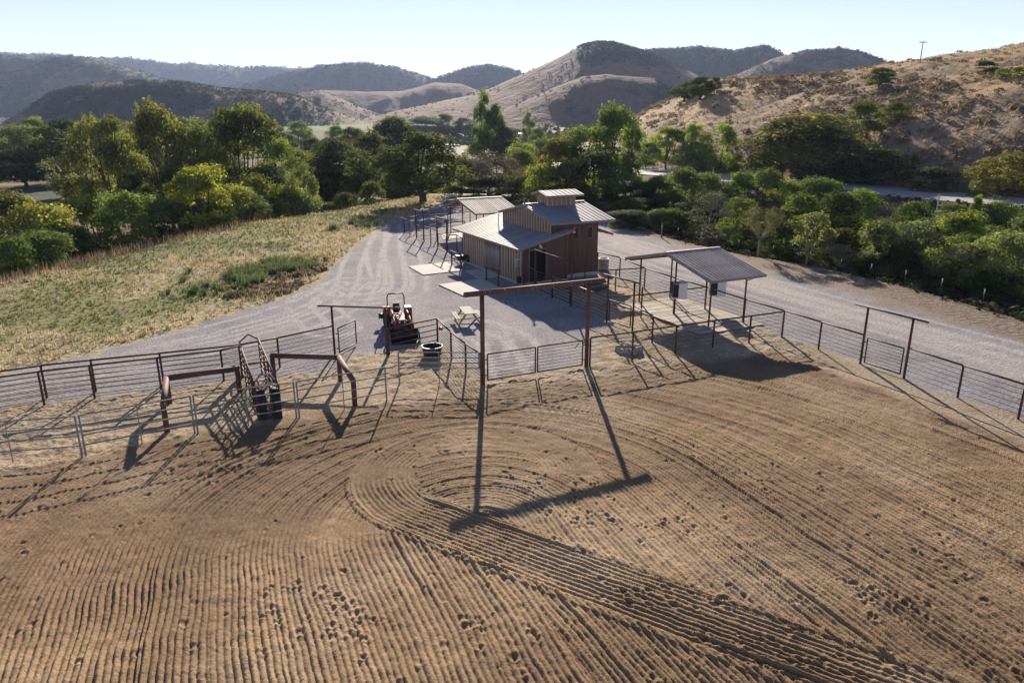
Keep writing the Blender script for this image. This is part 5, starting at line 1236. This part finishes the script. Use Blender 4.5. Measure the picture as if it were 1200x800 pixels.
# scrub of the golden hillside
N_ = 16000; px_ = rs.uniform(640, 1330, N_); u = (px_ - 600) / 888; Y = 70 + 330 * rs.uniform(0, 1, N_) ** .9; X = u * Y; z, zn = height(X, Y, True)
t = (Y - curve_at(HWF, X)) / 190; dens = sst(.42, .62, fbm(X * .035, Y * .035, 140, 4) + .10 * sst(.5, .1, t)) * .9 + .10
keep = (zn == 100) & (rs.uniform(size=N_) < dens) & (t > .05); X, Y, z, t = X[keep][:4800], Y[keep][:4800], z[keep][:4800], t[keep][:4800]; n = len(X); k = rs.uniform(size=(n, 1))
scatter('scrub', 'grey brown scrub covering the golden hillside', 'scrub', 'scrub', np.stack([X, Y, z - .1], 1), rs.uniform(.4, 1.15, n) * (1 + .3 * (k[:, 0] < .2)), 1.05, 15, np.where(k < .55, np.array([.30, .225, .15]), np.where(k < .8, np.array([.17, .155, .085]), np.array([.34, .26, .165]))), rs)
N_ = 30000; px_ = rs.uniform(640, 1330, N_); u = (px_ - 600) / 888; Y = 70 + 260 * rs.uniform(0, 1, N_); X = u * Y; z, zn = height(X, Y, True)
keep = (zn == 100); X, Y, z = X[keep][:9000], Y[keep][:9000], z[keep][:9000]
blades('dry_grass', 'golden dry grass tufts on the hillside beyond the highway', 'grass', np.stack([X, Y, z - .05], 1), rs.uniform(.3, .7, len(X)), .07, 4, np.tile(np.array([.50, .35, .185]), (len(X), 1)) * rs.uniform(.7, 1.1, (len(X), 1)), rs)
# woods and chaparral on the far hills
pts, szs, cls = [], [], []
for k, dn_, s0, s1, n in ((0, 1, 11, 22, 1500), (1, .45, 5, 11, 1700), (2, .8, 2.2, 4.8, 3000), (3, .95, 7, 14, 1700), (4, .95, 6, 13, 1200), (6, .22, 3, 6, 500), (7, .5, 2.6, 6.5, 2600), (8, .9, 5, 10, 1300), (9, .55, 3, 6.5, 1500), (10, .4, 2, 4.5, 1200)):
    h = HILLS[k]; m = n * 4; u = rs.uniform(h['u'].min(), h['u'].max(), m); Y = h['D'] - h['W'] * (rs.uniform(0, 1, m) ** 1.4 * 1.0 - .04); z, zn = height(u * Y, Y, True)
    rel = (z + 4) / (CH + h['D'] * h['e'].max() + 4); pp = 600 + u * 888
    d_ = np.full(m, dn_) * sst(.25, .55, fbm(u * Y / (h['W'] * .16), Y / (h['W'] * .3), 100 + k, 4) + (.12 if dn_ > .7 else 0))
    if k == 7: d_ = np.where((rel > .70) & (pp > 675), 1, d_ * .16)
    if k == 10: d_ = np.where(pp > 765, .9, d_ * .15)
    if k == 2: d_ = d_ * np.where((pp < 40) | (pp > 392), .1, 1) * np.where((rel > .9) & (pp < 150), .2, 1)
    if k == 1: d_ = d_ * np.where(rel > .8, .5, 1)
    keep = (zn == k + 1) & (rs.uniform(size=m) < d_); q = np.where(keep)[0][:n]
    pts.append(np.stack([u[q] * Y[q], Y[q], z[q] - s0 * .15], 1)); szs.append(rs.uniform(s0, s1, len(q)) * .62); cls.append(np.where(rs.uniform(size=(len(q), 1)) < .7, np.array([.058, .072, .032]), np.array([.085, .085, .045])))
scatter('woods', 'dark oak woods and chaparral clothing the far hills', 'woods', 'scrub', np.concatenate(pts), np.concatenate(szs), 1.0, 7, np.concatenate(cls), rs)
# tree masses at the foot of the hills
N_ = 1500; px_ = rs.uniform(-40, 700, N_); Y = rs.uniform(560, 860, N_); X = (px_ - 600) / 888 * Y; z, zn = height(X, Y, True); keep = (zn == 0) & ~((px_ > 295) & (px_ < 440) & (Y > 660)); X, Y, z = X[keep], Y[keep], z[keep]; n = len(X)
scatter('far_woods', 'belt of trees merging together at the foot of the hills', 'woods', 'scrub', np.stack([X, Y, z], 1), rs.uniform(1.8, 4.2, n), 1.0, 22, np.where(rs.uniform(size=(n, 1)) < .6, np.array([.06, .075, .032]), np.array([.11, .12, .05])), rs)

# ------------------------------------------------------------------ markers, poles, vehicles and far buildings
mpx = [(719, 263), (736, 266), (794, 281), (815, 285), (839, 290), (864.6, 296), (905, 305), (948, 313), (984, 322), (1019, 329), (1059, 337), (1101.5, 346), (1151, 357), (1205, 369)]
wf_ = thing('wire_fence', 'thin wire fence on dark posts with white caps along the bushes', 'fence', (*G(*mpx[0]), 0)); o0 = Vector((*G(*mpx[0]), 0)); tops = []
for a in mpx:
    p = Vector((*G(*a), 0)); z = zat(p.x, p.y); b = p - o0; tops.append(b + up * z)
    po = MB().tube(b + up * (z - .1), b + up * (z + 1.12), .025, 6).build('post', M['ironblack'], wf_)
    MB().tube(b + up * (z + 1.05), b + up * (z + 1.3), .035, 8).build('cap', M['white'], po)
for k in range(3): MB().path([q + up * (.4 + .32 * k) for q in tops], .004, 4).build('wire', M['cable'], wf_)
def marker(px_, by, ht, r_, label, m='white'):
    x, y, z = hit(px_, by, 40); t = thing('marker_post', label, 'marker post', (x, y, z)); MB().tube((0, 0, -.1), (0, 0, ht), r_, 8).lathe([(r_, ht), (r_ * .6, ht + .05), (0, ht + .06)], 8).build('post', M[m], t)
    MB().box(-r_ * 1.3, r_ * 1.3, -r_ * 1.35, -r_ * 1.05, ht - .35, ht - .1).build('reflector', M['line_yellow'], t)
marker(775, 279, 1.45, .07, 'thick pale wooden post where the wire fence leaves the barn', 'stone')
x, y = HWN[1][0] * .55 + HWN[2][0] * .45, HWN[1][1] * .55 + HWN[2][1] * .45
for q, lb in (((1098.5, 243), 'white marker post on the near edge of the highway'), ((835.5, 206), 'white marker post at the highway before the lime trees')):
    x, y = G(*q, 1.0); t = thing('marker_post', lb, 'marker post', (x, y, 1.0)); MB().box(-.09, .09, -.04, .04, -.6, 1.7).build('post', M['white'], t); MB().box(-.07, .07, -.047, -.042, 1.3, 1.6).build('reflector', M['grey'], t)
# utility pole on the hill
x, y, z = hit(1078, 74.5, 90); t = thing('utility_pole', 'lone utility pole with a short crossarm on the hilltop skyline', 'utility pole', (x, y, z)); hp = V(1079, 48, y)[2] - z
MB().tube((0, 0, -.5), (0, 0, hp), .16, 8, .1).build('pole', M['silver'], t); MB().box(-1.0, 1.0, -.06, .06, hp - .5, hp - .34).build('crossarm', M['bark'], t)
for k in (-.9, 0, .9): MB().lathe([(0, 0), (.07, 0), (.09, .12), (.04, .25), (0, .25)], 8, (k, 0, hp - .34)).build('insulator', M['grey'], t)
# green container behind the highway
x, y = G(1121, 224, 1.2); t = thing('container', 'weathered green container with a pale roof standing across the highway', 'container', (x, y, 1.0), R(-14))
MB().box(-1.7, 1.7, -.9, .9, .12, 1.7).build('body', M['dumpgreen'], t); MB().box(-1.85, 1.85, -1.0, 1.0, 1.7, 1.83).build('lid', M['silver'], t)
for k in range(5): MB().box(-.05, .05, -.96, -.9, .15, 1.69).build('rib', M['dumpgreen'], t, loc=(-1.5 + .75 * k, 0, 0))
# field edge fence
pf = [(346, 252), (358, 245), (368, 239)]
t = thing('wood_fence', 'few dark posts of a wire fence beside the shaded track', 'fence', (*G(*pf[0]), 0)); o0 = Vector((*G(*pf[0]), 0)); tt = []
for a in pf:
    p = Vector((*G(*a), 0)); z = zat(p.x, p.y); tt.append(p - o0 + up * z); MB().tube(tt[-1] - up * .2, tt[-1] + up * 1.35, .07, 7).build('post', M['bark'], t)
for k in (.5, 1.0): MB().path([q + up * k for q in tt], .012, 4).build('wire', M['cable'], t)
# vehicles
def car(label, px_, py_, rot, body, kind='car'):
    x, y, z = hit(px_, py_, 100); t = thing('parked_' + kind, label, kind, (x, y, z), R(rot)); L_ = 2.2 if kind == 'car' else 2.7
    b = MB(); pr = [(-L_, .35), (-L_, .85), (-L_ * .9, .95), (L_ * .45, .95), (L_ * .95, .78), (L_, .6), (L_, .35)]
    for s_ in (0,): n = len(pr); b.add([(a, -.88, h) for a, h in pr] + [(a, .88, h) for a, h in pr], [tuple(range(n)), tuple(range(2 * n - 1, n - 1, -1))] + [(i, i + n, (i + 1) % n + n, (i + 1) % n) for i in range(n)])
    b.build('body', M[body], t); x0, x1 = (-L_ * .85, L_ * .45) if kind == 'car' else (-.2, 1.25)
    MB().hexa([(x0, -.84, .952), (x1, -.84, .952), (x1, .84, .952), (x0, .84, .952)], [(x0 + .35, -.68, 1.42), (x1 - .75, -.68, 1.42), (x1 - .75, .68, 1.42), (x0 + .35, .68, 1.42)]).build('window', M['glass'], t)
    MB().box(x0 + .36, x1 - .76, -.69, .69, 1.421, 1.47).build('roof', M[body], t)
    for a in (-L_ * .62, L_ * .62):
        for s_ in (-1, 1):
            w_ = MB().lathe([(.2, -.1), (.33, -.1), (.35, 0), (.33, .1), (.2, .1)], 14, (a, s_ * .82, .35), 'y').build('wheel', M['black'], t); MB().lathe([(0, -.11), (.2, -.11), (.2, .11), (0, .11)], 10, (a, s_ * .82, .35), 'y').build('rim', M['rim'], w_)
    for s_ in (-1, 1): MB().box(L_ - .06, L_ + .02, s_ * .62 - .16, s_ * .62 + .16, .58, .72).build('headlight', M['white'], t)
    return t
car('blue car parked broadside on the sandy lot', 536, 172.5, 185, 'carblue')
car('white car nearest the trees on the sandy lot', 530, 176, 10, 'white')
car('pale car behind the bushes below the sandy lot', 545, 181.5, 5, 'white')
car('dark pickup truck on the far highway bend', 637, 167, 190, 'ironblack', 'truck')
car('dark car parked in the shade of the track between the oaks', 441, 207, 80, 'ironblack')
def shed(name, label, px_, py_, w_, d_, h_, rot, wm, rm, rise=.8):
    x, y, z = hit(px_, py_, 100); t = thing(name, label, 'building', (x, y, z), R(rot)); MB().box(-w_, w_, -d_, d_, -.3, h_).build('wall', M[wm], t)
    MB().add([(-w_ - .4, -d_ - .4, h_), (w_ + .4, -d_ - .4, h_), (w_ + .4, d_ + .4, h_), (-w_ - .4, d_ + .4, h_), (-w_ - .4, 0, h_ + rise), (w_ + .4, 0, h_ + rise)], [(0, 1, 5, 4), (2, 3, 4, 5), (0, 4, 3), (1, 2, 5), (0, 3, 2, 1)]).build('roof', M[rm], t)
    for k in (-.5, .3):
        wi = MB().box(k * w_ - .5, k * w_ + .5, -d_ - .06, -d_ - .002, 1.0, 2.0).build('window', M['white'], t); MB().box(k * w_ - .42, k * w_ + .42, -d_ - .075, -d_ - .062, 1.08, 1.92).build('pane', M['glass'], wi)
shed('far_house', 'pale roofed building among trees below the green crop field', 360, 168, 6, 4, 3, 8, 'white', 'grey')
shed('far_house', 'tan roofed low house among trees beyond the poplars', 597, 156, 7, 4, 3.4, -6, 'tanwood', 'stone', 1.5)
shed('far_house', 'small white shed beyond the far highway', 613, 160, 4, 3, 2.6, 0, 'white', 'white')
x, y, z = hit(524, 175, 100); t = thing('trailer', 'long white trailer standing at the left end of the sandy lot', 'trailer', (x, y, z), R(4))
MB().box(-5.5, 5.5, -1.2, 1.2, .9, 3.0).build('body', M['white'], t); MB().box(-5.55, 5.55, -1.25, 1.25, 3.0, 3.08).build('roof', M['grey'], t)
for a in (-3.6, -2.6, 3): MB().lathe([(0, -1.15), (.45, -1.15), (.45, 1.15), (0, 1.15)], 14, (a, 0, .45), 'y').build('wheel', M['black'], t)

# ------------------------------------------------------------------ valley air
hz = bpy.data.materials.new('valley_haze'); hz.use_nodes = True; t = hz.node_tree; t.nodes.remove(t.nodes['Principled BSDF'])
pv = N(t, 'ShaderNodeVolumePrincipled'); pv.inputs['Color'].default_value = (.50, .64, 1.0, 1); pv.inputs['Density'].default_value = 0.00007; pv.inputs['Anisotropy'].default_value = 0.3
t.links.new(pv.outputs[0], t.nodes['Material Output'].inputs['Volume'])
hz.cycles.volume_sampling = 'DISTANCE'
hb = MB().box(-9000, 9000, -60, 7200, -8, 470); ho = hb.build('haze', hz); ho['kind'] = 'stuff'; tag(ho, 'thin blue haze lying over the valley and the far hills', 'haze')
